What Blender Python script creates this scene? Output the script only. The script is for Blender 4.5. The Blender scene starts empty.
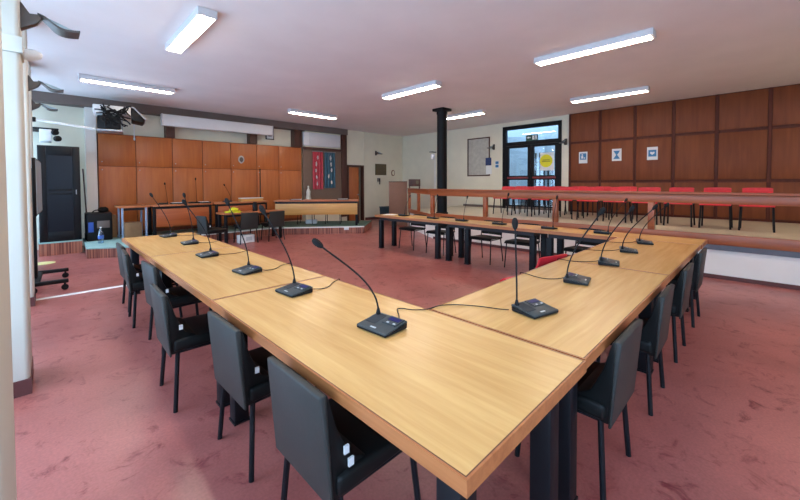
import bpy, bmesh, math, random
from mathutils import Vector, Matrix
random.seed(7)
scene = bpy.context.scene
COL = scene.collection
PI = math.pi
V = Vector

# ------------------------------------------------------------------ materials
def lin(c):
    out = []
    for x in c:
        x /= 255.0
        out.append(x / 12.92 if x <= 0.04045 else ((x + 0.055) / 1.055) ** 2.4)
    return tuple(out) + (1.0,)

def new_mat(name):
    m = bpy.data.materials.new(name); m.use_nodes = True
    nt = m.node_tree
    return m, nt, nt.nodes['Principled BSDF']

def plain(name, c, rough=0.6, metal=0.0, noise=0.08, scale=14.0, bump=0.0, spec=0.5):
    m, nt, b = new_mat(name)
    N, L = nt.nodes, nt.links
    tc = N.new('ShaderNodeTexCoord'); nz = N.new('ShaderNodeTexNoise')
    nz.inputs['Scale'].default_value = scale; nz.inputs['Detail'].default_value = 4
    L.new(tc.outputs['Object'], nz.inputs['Vector'])
    cr = N.new('ShaderNodeValToRGB')
    a = lin(c); k0, k1 = 1 - noise, 1 + noise
    cr.color_ramp.elements[0].position = 0.3; cr.color_ramp.elements[1].position = 0.7
    cr.color_ramp.elements[0].color = (a[0]*k0, a[1]*k0, a[2]*k0, 1)
    cr.color_ramp.elements[1].color = (min(1, a[0]*k1), min(1, a[1]*k1), min(1, a[2]*k1), 1)
    L.new(nz.outputs['Fac'], cr.inputs['Fac']); L.new(cr.outputs['Color'], b.inputs['Base Color'])
    b.inputs['Roughness'].default_value = rough; b.inputs['Metallic'].default_value = metal
    b.inputs['Specular IOR Level'].default_value = spec
    if bump:
        bp = N.new('ShaderNodeBump'); bp.inputs['Strength'].default_value = bump; bp.inputs['Distance'].default_value = 0.002
        L.new(nz.outputs['Fac'], bp.inputs['Height']); L.new(bp.outputs['Normal'], b.inputs['Normal'])
    return m

def wood(name, c_light, c_dark, axis='Y', rough=0.35, fine=38.0, along=1.6, contrast=1.0, spec=0.5, coat=0.0):
    """grain that runs along one object axis, shifted per object"""
    m, nt, b = new_mat(name)
    N, L = nt.nodes, nt.links
    tc = N.new('ShaderNodeTexCoord'); oi = N.new('ShaderNodeObjectInfo')
    add = N.new('ShaderNodeVectorMath'); add.operation = 'ADD'
    sc = N.new('ShaderNodeVectorMath'); sc.operation = 'SCALE'; sc.inputs['Scale'].default_value = 31.0
    cmb = N.new('ShaderNodeCombineXYZ')
    for k in range(3): L.new(oi.outputs['Random'], cmb.inputs[k])
    L.new(cmb.outputs[0], sc.inputs[0]); L.new(tc.outputs['Object'], add.inputs[0]); L.new(sc.outputs[0], add.inputs[1])
    mp = N.new('ShaderNodeMapping')
    s = [fine, fine, fine]; s['XYZ'.index(axis)] = along
    mp.inputs['Scale'].default_value = s
    L.new(add.outputs[0], mp.inputs['Vector'])
    n1 = N.new('ShaderNodeTexNoise'); n1.inputs['Scale'].default_value = 1.0; n1.inputs['Detail'].default_value = 5; n1.inputs['Roughness'].default_value = 0.6
    n1.inputs['Distortion'].default_value = 0.6
    L.new(mp.outputs[0], n1.inputs['Vector'])
    mp2 = N.new('ShaderNodeMapping')
    s2 = [5.0, 5.0, 5.0]; s2['XYZ'.index(axis)] = 0.7
    mp2.inputs['Scale'].default_value = s2
    L.new(add.outputs[0], mp2.inputs['Vector'])
    n2 = N.new('ShaderNodeTexNoise'); n2.inputs['Scale'].default_value = 1.0; n2.inputs['Detail'].default_value = 3; n2.inputs['Distortion'].default_value = 1.2
    L.new(mp2.outputs[0], n2.inputs['Vector'])
    mx = N.new('ShaderNodeMath'); mx.operation = 'ADD'
    m1 = N.new('ShaderNodeMath'); m1.operation = 'MULTIPLY'; m1.inputs[1].default_value = 0.55
    m2 = N.new('ShaderNodeMath'); m2.operation = 'MULTIPLY'; m2.inputs[1].default_value = 0.45
    L.new(n1.outputs['Fac'], m1.inputs[0]); L.new(n2.outputs['Fac'], m2.inputs[0])
    L.new(m1.outputs[0], mx.inputs[0]); L.new(m2.outputs[0], mx.inputs[1])
    cr = N.new('ShaderNodeValToRGB')
    cr.color_ramp.elements[0].position = 0.5 - 0.17 / contrast; cr.color_ramp.elements[1].position = 0.5 + 0.12 / contrast
    cr.color_ramp.elements[0].color = lin(c_dark); cr.color_ramp.elements[1].color = lin(c_light)
    L.new(mx.outputs[0], cr.inputs['Fac']); L.new(cr.outputs['Color'], b.inputs['Base Color'])
    b.inputs['Roughness'].default_value = rough
    b.inputs['Specular IOR Level'].default_value = spec
    b.inputs['Coat Weight'].default_value = coat; b.inputs['Coat Roughness'].default_value = 0.15
    return m

def floor_mat():
    m, nt, b = new_mat('red_linoleum')
    N, L = nt.nodes, nt.links
    tc = N.new('ShaderNodeTexCoord')
    def noise(scale, detail, dist=0.0, rough=0.55):
        n = N.new('ShaderNodeTexNoise'); n.inputs['Scale'].default_value = scale; n.inputs['Detail'].default_value = detail
        n.inputs['Distortion'].default_value = dist; n.inputs['Roughness'].default_value = rough
        L.new(tc.outputs['Object'], n.inputs['Vector']); return n
    n1 = noise(1.1, 5, 0.5); n2 = noise(6.0, 8, 1.0, 0.7); n3 = noise(70, 2)
    c1 = N.new('ShaderNodeValToRGB')
    c1.color_ramp.elements[0].position = 0.32; c1.color_ramp.elements[0].color = lin((150, 82, 77))
    c1.color_ramp.elements[1].position = 0.68; c1.color_ramp.elements[1].color = lin((183, 108, 100))
    L.new(n1.outputs['Fac'], c1.inputs['Fac'])
    # worn darker red scuffs with a shape of their own
    c2 = N.new('ShaderNodeValToRGB')
    c2.color_ramp.elements[0].position = 0.555; c2.color_ramp.elements[0].color = (0, 0, 0, 1)
    c2.color_ramp.elements[1].position = 0.68; c2.color_ramp.elements[1].color = (1, 1, 1, 1)
    L.new(n2.outputs['Fac'], c2.inputs['Fac'])
    mx = N.new('ShaderNodeMix'); mx.data_type = 'RGBA'
    L.new(c2.outputs['Color'], mx.inputs[0]); L.new(c1.outputs['Color'], mx.inputs[6]); mx.inputs[7].default_value = lin((122, 44, 48))
    # light speckle
    c3 = N.new('ShaderNodeValToRGB')
    c3.color_ramp.elements[0].position = 0.35; c3.color_ramp.elements[0].color = (0.86, 0.86, 0.86, 1)
    c3.color_ramp.elements[1].position = 0.7; c3.color_ramp.elements[1].color = (1.08, 1.08, 1.08, 1)
    L.new(n3.outputs['Fac'], c3.inputs['Fac'])
    m2 = N.new('ShaderNodeMix'); m2.data_type = 'RGBA'; m2.blend_type = 'MULTIPLY'; m2.inputs[0].default_value = 1.0
    L.new(mx.outputs[2], m2.inputs[6]); L.new(c3.outputs['Color'], m2.inputs[7])
    L.new(m2.outputs[2], b.inputs['Base Color'])
    r = N.new('ShaderNodeMapRange'); r.inputs['To Min'].default_value = 0.22; r.inputs['To Max'].default_value = 0.46
    L.new(n2.outputs['Fac'], r.inputs['Value']); L.new(r.outputs[0], b.inputs['Roughness'])
    b.inputs['Specular IOR Level'].default_value = 0.6
    return m

def emit(name, c, s, stripes=0.0):
    m = bpy.data.materials.new(name); m.use_nodes = True
    nt = m.node_tree; N, L = nt.nodes, nt.links
    N.remove(N['Principled BSDF'])
    e = N.new('ShaderNodeEmission'); e.inputs['Color'].default_value = lin(c); e.inputs['Strength'].default_value = s
    if stripes:     # louvre of the fitting
        tc = N.new('ShaderNodeTexCoord'); w = N.new('ShaderNodeTexWave'); w.bands_direction = 'Y'; w.inputs['Scale'].default_value = stripes
        L.new(tc.outputs['Object'], w.inputs['Vector'])
        mr = N.new('ShaderNodeMapRange'); mr.inputs['To Min'].default_value = 0.45 * s; mr.inputs['To Max'].default_value = 1.25 * s
        L.new(w.outputs['Fac'], mr.inputs['Value']); L.new(mr.outputs[0], e.inputs['Strength'])
    L.new(e.outputs[0], N['Material Output'].inputs['Surface'])
    return m

def glass(name, tint=(235, 242, 245), refl=0.06):
    m = bpy.data.materials.new(name); m.use_nodes = True
    nt = m.node_tree; N, L = nt.nodes, nt.links
    N.remove(N['Principled BSDF'])
    t = N.new('ShaderNodeBsdfTransparent'); t.inputs['Color'].default_value = lin(tint)
    g = N.new('ShaderNodeBsdfGlossy'); g.inputs['Roughness'].default_value = 0.03
    x = N.new('ShaderNodeMixShader'); x.inputs[0].default_value = refl
    L.new(t.outputs[0], x.inputs[1]); L.new(g.outputs[0], x.inputs[2]); L.new(x.outputs[0], N['Material Output'].inputs['Surface'])
    return m

M = {}
M['floor'] = floor_mat()
M['ceiling'] = plain('ceiling_paint', (236, 228, 226), 0.85, noise=0.03, scale=1.5)
M['cream'] = plain('cream_paint', (230, 225, 204), 0.7, noise=0.04, scale=2.0)
M['white_wall'] = plain('white_paint', (238, 236, 230), 0.65, noise=0.03, scale=2.0)
M['pillar'] = plain('pillar_paint', (206, 204, 192), 0.55, noise=0.03, scale=3.0)
M['beam'] = plain('taupe_beam', (112, 98, 92), 0.7, noise=0.08, scale=4)
M['skirting'] = plain('brown_skirting', (92, 50, 48), 0.5)
M['oak_top'] = wood('oak_laminate', (222, 180, 116), (196, 148, 86), 'Y', 0.27, 26, 1.5, 0.8, 0.5)
M['oak_edge'] = wood('oak_edge_band', (186, 118, 70), (150, 86, 46), 'Y', 0.4, 30, 1.5, 1.0)
M['seam'] = plain('dark_seam', (96, 58, 40), 0.6)
M['orange_top'] = wood('cherry_laminate', (190, 118, 74), (160, 92, 54), 'X', 0.35, 26, 1.5, 0.8)
M['cherry_panel'] = wood('cherry_panel', (176, 92, 44), (150, 70, 30), 'X', 0.4, 22, 1.2, 0.8)
M['light_panel'] = wood('light_oak_panel', (214, 164, 92), (194, 140, 72), 'X', 0.4, 20, 1.2, 0.8)
M['cupboard'] = wood('orange_cupboard_wood', (190, 110, 54), (166, 86, 38), 'Z', 0.38, 16, 1.2, 0.7)
M['cup_frame'] = wood('cupboard_frame_wood', (142, 72, 34), (112, 54, 26), 'Z', 0.45, 18, 1.2, 0.8)
M['dark_post'] = wood('dark_post_wood', (86, 48, 34), (62, 34, 24), 'Z', 0.5, 18, 1.2, 0.8)
M['mahogany'] = wood('mahogany_panel', (132, 74, 42), (104, 54, 32), 'Z', 0.5, 14, 0.9, 0.7, 0.22)
M['mahogany_frame'] = wood('mahogany_frame', (98, 48, 32), (76, 36, 24), 'Z', 0.5, 16, 1.0, 0.8, 0.2)
M['rail'] = wood('railing_wood', (168, 94, 54), (136, 68, 38), 'Y', 0.35, 24, 1.2, 0.9)
M['stage_floor'] = plain('stage_linoleum', (196, 186, 164), 0.4, noise=0.06, scale=3)
M['grey_strip'] = plain('grey_strip', (92, 96, 106), 0.5)
M['black_leg'] = plain('black_steel', (17, 18, 23), 0.5, 0.0, noise=0.1, spec=0.25)
M['black_metal'] = plain('black_paint', (14, 14, 16), 0.55, 0.0, spec=0.25)
M['apron'] = plain('dark_steel_apron', (34, 32, 36), 0.5, 0.3)
M['vinyl_dark'] = plain('black_vinyl', (16, 18, 18), 0.5, noise=0.12, scale=30, bump=0.15, spec=0.25)
M['vinyl_grey'] = plain('grey_green_vinyl', (50, 51, 49), 0.5, noise=0.06, scale=40, bump=0.15, spec=0.3)
M['sticker'] = plain('white_sticker', (226, 226, 224), 0.5, noise=0.02)
M['plastic_black'] = plain('black_plastic', (15, 15, 17), 0.5, noise=0.08, spec=0.25)
M['mic_body'] = plain('slate_plastic', (58, 66, 68), 0.45, noise=0.05, scale=60, spec=0.3)
M['mic_base'] = plain('charcoal_plastic', (22, 24, 27), 0.55, spec=0.25)
M['lcd'] = plain('blue_display', (10, 20, 84), 0.35, noise=0.15, scale=60, spec=0.2)
M['mic_mark'] = plain('pale_marking', (186, 192, 194), 0.5, noise=0.02)
M['grille'] = plain('dark_slate_grille', (48, 53, 57), 0.6, noise=0.1, scale=90, spec=0.25)
M['foam'] = plain('black_foam', (12, 12, 13), 0.95, noise=0.3, scale=120, bump=0.6)
M['red_seat'] = plain('red_upholstery', (206, 40, 54), 0.45, noise=0.08, scale=20)
M['lamp_housing'] = plain('white_lamp_housing', (214, 214, 216), 0.5, noise=0.02)
M['tube'] = emit('lit_louvre', (255, 235, 212), 24.0, 5.2)
M['tube_plain'] = emit('lit_diffuser', (255, 237, 217), 24.0)
M['sconce'] = plain('bronze_sconce', (92, 88, 86), 0.4, 0.5, noise=0.08)
M['sconce_in'] = plain('pale_sconce_tray', (176, 196, 202), 0.35, 0.3, noise=0.03)
M['white_plastic'] = plain('white_plastic', (228, 230, 230), 0.4, noise=0.02)
M['cable_white'] = plain('white_trunking', (232, 232, 228), 0.5, noise=0.02)
M['carpet_green'] = plain('green_carpet', (98, 124, 110), 0.95, noise=0.2, scale=60, bump=0.5)
M['step_top'] = plain('pale_green_carpet', (150, 186, 180), 0.85, noise=0.12, scale=60, bump=0.4)
M['glass'] = glass('clear_glass')
M['frame_black'] = plain('black_door_frame', (14, 14, 17), 0.5, 0.0, spec=0.2)
M['push_bar'] = plain('red_push_bar', (122, 44, 48), 0.4)
M['paper'] = plain('white_paper', (228, 230, 230), 0.7, noise=0.02)
M['paper_blue'] = plain('blue_print', (56, 124, 172), 0.6, noise=0.05)
M['paper_navy'] = plain('navy_print', (40, 58, 104), 0.6, noise=0.1, scale=40)
M['yellow'] = plain('yellow_paper', (228, 222, 40), 0.6, noise=0.03)
M['yellow_ink'] = plain('olive_ink', (150, 150, 40), 0.6)
M['exit_green'] = plain('exit_green', (16, 66, 46), 0.4)
M['cardboard'] = plain('cardboard', (164, 124, 88), 0.8, noise=0.08)
M['brown_board'] = plain('brown_board', (130, 92, 72), 0.6, noise=0.06, scale=5)
M['map'] = plain('faded_map', (186, 184, 174), 0.5, noise=0.12, scale=9)
M['plaque'] = plain('bronze_plaque', (104, 92, 64), 0.45, 0.3, noise=0.15, scale=30)
M['bin'] = plain('dark_teal_bin', (38, 62, 74), 0.5)
M['board_dark'] = plain('taupe_felt', (124, 102, 88), 0.9, noise=0.08, scale=30)
M['red_cloth'] = plain('red_satin', (176, 38, 56), 0.45, noise=0.2, scale=7)
M['teal_cloth'] = plain('teal_satin', (40, 84, 104), 0.45, noise=0.3, scale=7)
M['cloth_white'] = plain('white_cloth_print', (206, 200, 200), 0.6, noise=0.1)
M['plaster'] = plain('white_plaster', (214, 212, 202), 0.6)
M['rack'] = plain('black_rack', (10, 12, 17), 0.4, 0.0, noise=0.1, spec=0.3)
M['rack_glass'] = plain('smoked_glass', (8, 11, 22), 0.3, 0.0, noise=0.02, spec=0.3)
M['bottle'] = glass('bottle_plastic', (205, 222, 238), 0.22)
M['bottle_label'] = plain('blue_bottle_label', (70, 110, 190), 0.5)
M['silver'] = plain('silver_metal', (170, 176, 184), 0.3, 0.7, noise=0.06)
M['blue_bag'] = plain('blue_wrapper', (46, 84, 170), 0.5)
M['tv_screen'] = plain('tv_screen', (168, 188, 202), 0.25, 0.0, noise=0.05)  # pale bluish reflection painted into the screen colour
M['pale_blue_metal'] = plain('pale_blue_metal', (150, 172, 200), 0.4, 0.3)
M['outside_wall'] = plain('outside_render', (140, 152, 158), 0.8, noise=0.05)
M['outside_floor'] = plain('outside_paving', (178, 176, 176), 0.7, noise=0.08)

def striped_wood():
    m, nt, b = new_mat('striped_veneer')
    N, L = nt.nodes, nt.links
    tc = N.new('ShaderNodeTexCoord'); mp = N.new('ShaderNodeMapping'); mp.inputs['Scale'].default_value = (34, 34, 0.6)
    n = N.new('ShaderNodeTexNoise'); n.inputs['Scale'].default_value = 1.0; n.inputs['Detail'].default_value = 2
    L.new(tc.outputs['Object'], mp.inputs[0]); L.new(mp.outputs[0], n.inputs['Vector'])
    cr = N.new('ShaderNodeValToRGB')
    cr.color_ramp.elements[0].position = 0.38; cr.color_ramp.elements[0].color = lin((104, 50, 42))
    cr.color_ramp.elements[1].position = 0.62; cr.color_ramp.elements[1].color = lin((176, 112, 88))
    L.new(n.outputs['Fac'], cr.inputs[0]); L.new(cr.outputs[0], b.inputs['Base Color'])
    b.inputs['Roughness'].default_value = 0.4
    return m
M['striped'] = striped_wood()

# ------------------------------------------------------------------ mesh builder
class MB:
    def __init__(s): s.bm = bmesh.new()
    def box(s, x0, x1, y0, y1, z0, z1, bev=0.0, seg=2, mat=0):
        g = bmesh.ops.create_cube(s.bm, size=1.0)
        vs = g['verts']
        for v in vs:
            v.co = V(((x0+x1)/2 + v.co.x*(x1-x0), (y0+y1)/2 + v.co.y*(y1-y0), (z0+z1)/2 + v.co.z*(z1-z0)))
        fs = set(f for v in vs for f in v.link_faces)
        for f in fs: f.material_index = mat
        if bev > 0:
            es = list(set(e for v in vs for e in v.link_edges))
            r = bmesh.ops.bevel(s.bm, geom=es, offset=bev, segments=seg, profile=0.5, affect='EDGES')
            for f in r['faces']: f.material_index = mat
        return s
    def prism(s, pts, axis, a, b, bev=0.0, seg=2):
        """2D outline extruded along an axis: axis 'y' -> pts are (x,z); 'x' -> (y,z); 'z' -> (x,y)"""
        def mk(p, t):
            if axis == 'y': return V((p[0], t, p[1]))
            if axis == 'x': return V((t, p[0], p[1]))
            return V((p[0], p[1], t))
        A = [s.bm.verts.new(mk(p, a)) for p in pts]; B = [s.bm.verts.new(mk(p, b)) for p in pts]
        n = len(pts); fs = [s.bm.faces.new(A), s.bm.faces.new(list(reversed(B)))]
        for i in range(n): fs.append(s.bm.faces.new([A[i], B[i], B[(i+1) % n], A[(i+1) % n]]))
        bmesh.ops.recalc_face_normals(s.bm, faces=fs)
        if bev > 0:
            es = list(set(e for f in fs for e in f.edges))
            bmesh.ops.bevel(s.bm, geom=es, offset=bev, segments=seg, profile=0.5, affect='EDGES')
        return s
    def tube(s, pts, r, seg=8, r2=None, cap=True):
        pts = [V(p) for p in pts]; n = len(pts); rings = []
        up = V((0, 0, 1)); prev = None
        for i, p in enumerate(pts):
            d = (pts[min(i+1, n-1)] - pts[max(i-1, 0)]).normalized()
            if prev is None:
                ref = up if abs(d.dot(up)) < 0.95 else V((1, 0, 0))
                u = d.cross(ref).normalized()
            else:
                u = (prev - d * prev.dot(d)).normalized()
            w = d.cross(u).normalized(); prev = u
            rr = r if r2 is None else r + (r2 - r) * i / (n - 1)
            rings.append([s.bm.verts.new(p + u*rr*math.cos(2*PI*k/seg) + w*rr*math.sin(2*PI*k/seg)) for k in range(seg)])
        for i in range(n-1):
            for k in range(seg):
                s.bm.faces.new([rings[i][k], rings[i][(k+1) % seg], rings[i+1][(k+1) % seg], rings[i+1][k]])
        if cap:
            s.bm.faces.new(list(reversed(rings[0]))); s.bm.faces.new(rings[-1])
        return s
    def lathe(s, prof, base=(0, 0, 0), axis=(0, 0, 1), seg=16):
        """prof = (radius, height) along axis from base"""
        base = V(base); ax = V(axis).normalized()
        ref = V((0, 0, 1)) if abs(ax.z) < 0.9 else V((1, 0, 0))
        u = ax.cross(ref).normalized(); w = ax.cross(u)
        rings = []
        for r, h in prof:
            c = base + ax*h
            rings.append([s.bm.verts.new(c + u*max(r, 1e-4)*math.cos(2*PI*k/seg) + w*max(r, 1e-4)*math.sin(2*PI*k/seg)) for k in range(seg)])
        for i in range(len(prof)-1):
            for k in range(seg):
                s.bm.faces.new([rings[i][k], rings[i][(k+1) % seg], rings[i+1][(k+1) % seg], rings[i+1][k]])
        s.bm.faces.new(list(reversed(rings[0]))); s.bm.faces.new(rings[-1])
        return s
    def quad(s, a, b, c, d, mat=0):
        f = s.bm.faces.new([s.bm.verts.new(V(p)) for p in (a, b, c, d)]); f.material_index = mat
        return s
    def xf(s, mat4):
        bmesh.ops.transform(s.bm, matrix=mat4, verts=s.bm.verts[:]); return s
    def build(s, name, mats, parent=None, loc=None, smooth=True):
        bm = s.bm
        bmesh.ops.recalc_face_normals(bm, faces=bm.faces[:])
        if smooth:
            for f in bm.faces: f.smooth = True
            for e in bm.edges:
                if len(e.link_faces) == 2 and e.calc_face_angle(0) > 0.6: e.smooth = False
        me = bpy.data.meshes.new(name); bm.to_mesh(me); bm.free()
        for m in (mats if isinstance(mats, (list, tuple)) else [mats]): me.materials.append(m)
        o = bpy.data.objects.new(name, me); COL.objects.link(o)
        if parent is not None: o.parent = parent
        if loc is not None: o.location = loc
        return o

def bez(p0, p1, p2, p3, n=14):
    out = []
    for i in range(n+1):
        t = i/n; a = (1-t)
        out.append(V(p0)*a**3 + V(p1)*3*a*a*t + V(p2)*3*a*t*t + V(p3)*t**3)
    return out

def thing(name, label, cat, loc=(0, 0, 0), rz=0.0, group=None):
    o = bpy.data.objects.new(name, None); COL.objects.link(o)
    o.empty_display_size = 0.1
    o.location = loc; o.rotation_euler = (0, 0, rz)
    o['label'] = label; o['category'] = cat
    if group: o['group'] = group
    return o
def tag(o, label, cat, group=None, kind=None):
    o['label'] = label; o['category'] = cat
    if group: o['group'] = group
    if kind: o['kind'] = kind
    return o
def struct(o, label=None):
    o['kind'] = 'structure'
    if label: o['label'] = label
    return o
def dup(root, loc, rz, label, group=None):
    r = root.copy(); COL.objects.link(r); r.location = loc; r.rotation_euler = (0, 0, rz); r['label'] = label
    if group: r['group'] = group
    for ch in list(root.children):
        c = ch.copy(); COL.objects.link(c); c.parent = r
        for g in list(ch.children):
            d = g.copy(); COL.objects.link(d); d.parent = c
    return r

H = 3.5          # ceiling height
XB, YA = 11.2, 11.2
# ------------------------------------------------------------------ setting
struct(MB().box(-1.2, 15.5, -3.4, 12.0, -0.12, 0.0).build('floor', M['floor']))
struct(MB().box(-1.2, XB+0.3, -3.4, 12.0, H, H+0.15).build('ceiling', M['ceiling']))
b = MB(); b.box(-1.0, 6.45, 11.46, 11.7, 0, H); b.box(6.45, 8.26, YA, 11.7, 0, H); b.box(8.26, 8.94, YA, 11.7, 2.1, H); b.box(8.94, XB+0.3, YA, 11.7, 0, H)
struct(b.build('wall_back', M['cream']))
b = MB()
b.box(XB, XB+0.25, 6.33, 11.7, 0, H); b.box(XB, XB+0.25, -3.4, 4.36, 0, H); b.box(XB, XB+0.25, 4.36, 6.33, 3.36, H); b.box(XB, XB+0.25, 4.36, 6.33, 0, 0.6)
struct(b.build('wall_right', M['cream']))
b = MB(); b.box(-1.0, XB+0.3, -3.4, -3.2, 0, 0.95); b.box(-1.0, XB+0.3, -3.4, -3.2, 3.1, H)
FW = [(-0.5, 2.2)]
for a_, c_ in ((-1.0, -0.5), (2.2, XB+0.3)): b.box(a_, c_, -3.4, -3.2, 0.95, 3.1)
struct(b.build('wall_front', M['cream']))
for i, (a_, c_) in enumerate(FW):  # unseen window behind the camera, added to light the room
    b = MB(); mid = (a_+c_)/2
    for p_, q_ in ((a_, a_+0.06), (c_-0.06, c_), (mid-0.04, mid+0.04)): b.box(p_, q_, -3.34, -3.26, 0.95, 3.1)
    for p_, q_ in ((0.95, 1.02), (3.03, 3.1)): b.box(a_+0.06, mid-0.04, -3.34, -3.26, p_, q_).box(mid+0.04, c_-0.06, -3.34, -3.26, p_, q_)
    w = struct(b.build('window_%d' % (i+7), M['white_plastic']))
    MB().box(a_+0.06, mid-0.04, -3.303, -3.297, 1.02, 3.03).build('pane', M['glass'], w)
    MB().box(mid+0.04, c_-0.06, -3.303, -3.297, 1.02, 3.03).build('pane', M['glass'], w)
# left wall: sill, lintel and piers round the windows
PY_ = [-1.1, 1.3, 3.86, 6.42, 8.72]      # pillar centres
b = MB(); b.box(-0.9, -0.65, -3.4, 11.7, 0, 0.12); b.box(-0.9, -0.65, -3.4, 11.7, 3.15, H)
for y0, y1 in ((-3.4, -2.9), (-1.4, -0.8), (1.0, 1.6), (3.6, 4.1), (6.15, 6.7), (8.4, 9.1), (11.2, 11.7)): b.box(-0.9, -0.65, y0, y1, 0.12, 3.15)
struct(b.build('wall_left', M['cream']))
for i, (y0, y1) in enumerate(((-2.9, -1.4), (-0.8, 1.0), (1.6, 3.6), (4.1, 6.15), (6.7, 8.4), (9.1, 11.2))):
    b = MB()
    for a, c in ((y0, y0+0.06), (y1-0.06, y1), ((y0+y1)/2-0.04, (y0+y1)/2+0.04)): b.box(-0.83, -0.75, a, c, 0.12, 3.15)
    b.box(-0.83, -0.75, y0+0.06, y1-0.06, 0.12, 0.19); b.box(-0.83, -0.75, y0+0.06, y1-0.06, 3.08, 3.15)
    w = struct(b.build('window_%d' % (i+1), M['white_plastic']))
    MB().box(-0.793, -0.787, y0+0.06, y1-0.06, 0.19, 3.08).build('pane', M['glass'], w)
# pillars of the window wall, with brown skirting
for i, (y0, y1, xr) in enumerate(((1.08, 1.5, -0.075), (3.62, 4.06, -0.1), (6.2, 6.64, -0.12), (8.5, 8.94, -0.13))):
    p = struct(MB().box(-0.66, xr, y0, y1, 0, H, 0.03, 3).build('pillar', M['pillar']))
    MB().box(-0.66, xr+0.006, y0-0.008, y1+0.008, 0.0, 0.11).build('skirting', M['skirting'], p)
# back-wall pilaster, ceiling beam, skirting
struct(MB().box(0.70, 0.90, 11.2, 11.46, 0, 3.28).build('pilaster', M['white_wall']))
struct(MB().box(-0.65, 8.2, 11.12, 11.46, 3.29, H).build('ceiling_beam', M['beam']))
struct(MB().box(8.95, XB-0.01, YA-0.015, YA, 0.0, 0.1).build('baseboard_back', M['skirting']))
struct(MB().box(9.02, 9.06, YA-0.03, YA, 0.0, H).build('trim_1', M['cream']))

# stage: floor with white half wall
S = 0.6
ux, uy = 0.515, 0.857
e0 = (7.29, 6.15); e1 = (7.29+ux*2.35, 6.15+uy*2.35)
struct(MB().prism([(7.30, -3.2), (XB, -3.2), (XB, e1[1]), (e1[0], e1[1]), e0, (7.30, 6.15)][:5], 'z', 0.50, S).build('stage_floor', M['stage_floor']))
b = MB()
b.prism([(7.28, -3.2), (7.42, -3.2), (7.42, 6.10), e1, (e1[0]-0.02, e1[1]+0.0), (7.28, 6.15)][:3] + [(7.42, 6.11), (e1[0]+0.10, e1[1]-0.08), e1, (7.28, 6.15)], 'z', 0.0, 0.50)
b.prism([(e1[0], e1[1]), (XB, e1[1]), (XB, e1[1]-0.12), (e1[0]+0.1, e1[1]-0.12)], 'z', 0.0, 0.50)
struct(b.build('stage_wall', M['white_wall']))
struct(MB().box(7.262, 7.28, -3.2, 6.13, 0.0, 0.06).build('baseboard_right', M['skirting']))
struct(MB().box(7.25, 7.28, -3.2, 6.13, 0.44, 0.52).build('trim_2', M['grey_strip']))
struct(MB().box(XB-0.015, XB, 4.4, e1[1]-0.2, 0.6, 0.68).build('trim_3', M['beam']))

# wooden railing along the stage edge and its diagonal return
r = thing('wooden_railing', 'long reddish wood railing along the front edge of the raised stage', 'railing', (7.27, 0, 0.5))
MB().box(-0.05, 0.05, -3.2, 6.2, 0.64, 0.775, 0.006).box(-0.075, 0.075, -3.2, 6.22, 0.775, 0.815, 0.01).build('top_rail', M['rail'], r)
MB().box(-0.03, 0.03, -3.2, 6.2, 0.02, 0.18, 0.006).build('bottom_rail', M['rail'], r)
for y in (6.15, 4.55, 2.94, 1.34, -0.9, -2.5):
    MB().box(-0.045, 0.045, y-0.045, y+0.045, 0.181, 0.639, 0.005).build('post', M['rail'], r)
a = math.atan2(uy, ux)
r = thing('wooden_railing', 'short diagonal return of the wood railing at the far left end of the stage', 'railing', (7.34, 6.31, 0.5), a - PI/2)
MB().box(-0.04, 0.04, 0.0, 2.15, 0.66, 0.775, 0.006).box(-0.06, 0.06, 0.0, 2.15, 0.775, 0.805, 0.008).build('top_rail', M['rail'], r)
MB().box(-0.03, 0.03, 0.0, 2.15, 0.02, 0.14, 0.006).build('bottom_rail', M['rail'], r)
for y in (1.05, 2.1): MB().box(-0.04, 0.04, y-0.04, y+0.04, 0.141, 0.659, 0.005).build('post', M['rail'], r)

# black iron column on the stage
c = struct(MB().lathe([(0.165, 0), (0.165, 0.06), (0.137, 0.08), (0.137, 2.74), (0.15, 2.76), (0.15, 2.83)], (7.80, 6.26, S), seg=24).box(7.61, 7.99, 6.07, 6.45, 3.43, 3.5, 0.01).build('column', M['black_metal']))
c['label'] = 'black iron column rising from the stage behind the railing'
sp = thing('wall_spotlight', 'small white spotlight clamped to the black iron column', 'spotlight', (7.66, 6.44, 2.28))
MB().lathe([(0.05, 0), (0.06, 0.05), (0.045, 0.14)], (-0.02, 0.0, -0.03), (-0.4, -0.2, -1), 14).build('lamp_head', M['white_plastic'], sp)
MB().box(-0.13, 0.06, -0.05, 0.05, 0.03, 0.05, 0.005).build('bracket', M['black_metal'], sp)
MB().tube([(0.03, -0.02, 0.02), (0.03, -0.02, -1.3)], 0.008, 6).build('cable', M['white_plastic'], sp)

# mahogany panelling of the right wall
pn = thing('wood_panelling', 'reddish brown wood panelling covering the right wall behind the stage chairs', 'panelling', (XB, 0, S))
cols = [4.1, 3.28, 2.44, 1.62, 0.81, -0.05, -0.92, -1.8, -2.7]
for i in range(len(cols)-1):
    y1, y0 = cols[i]-0.035, cols[i+1]+0.035
    for z0, z1 in ((0.06, 0.86), (0.93, 2.0), (2.07, 2.88)):
        MB().box(-0.07, -0.035, y0, y1, z0, z1, 0.008).build('panel', M['mahogany'], pn)
MB().box(-0.036, -0.002, cols[-1]-0.03, cols[0]+0.04, 0.0, 2.9).build('frame', M['mahogany_frame'], pn)
for y in cols: MB().box(-0.058, -0.037, y-0.022, y+0.022, 0.0, 2.9).build('stile', M['mahogany_frame'], pn)

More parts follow.
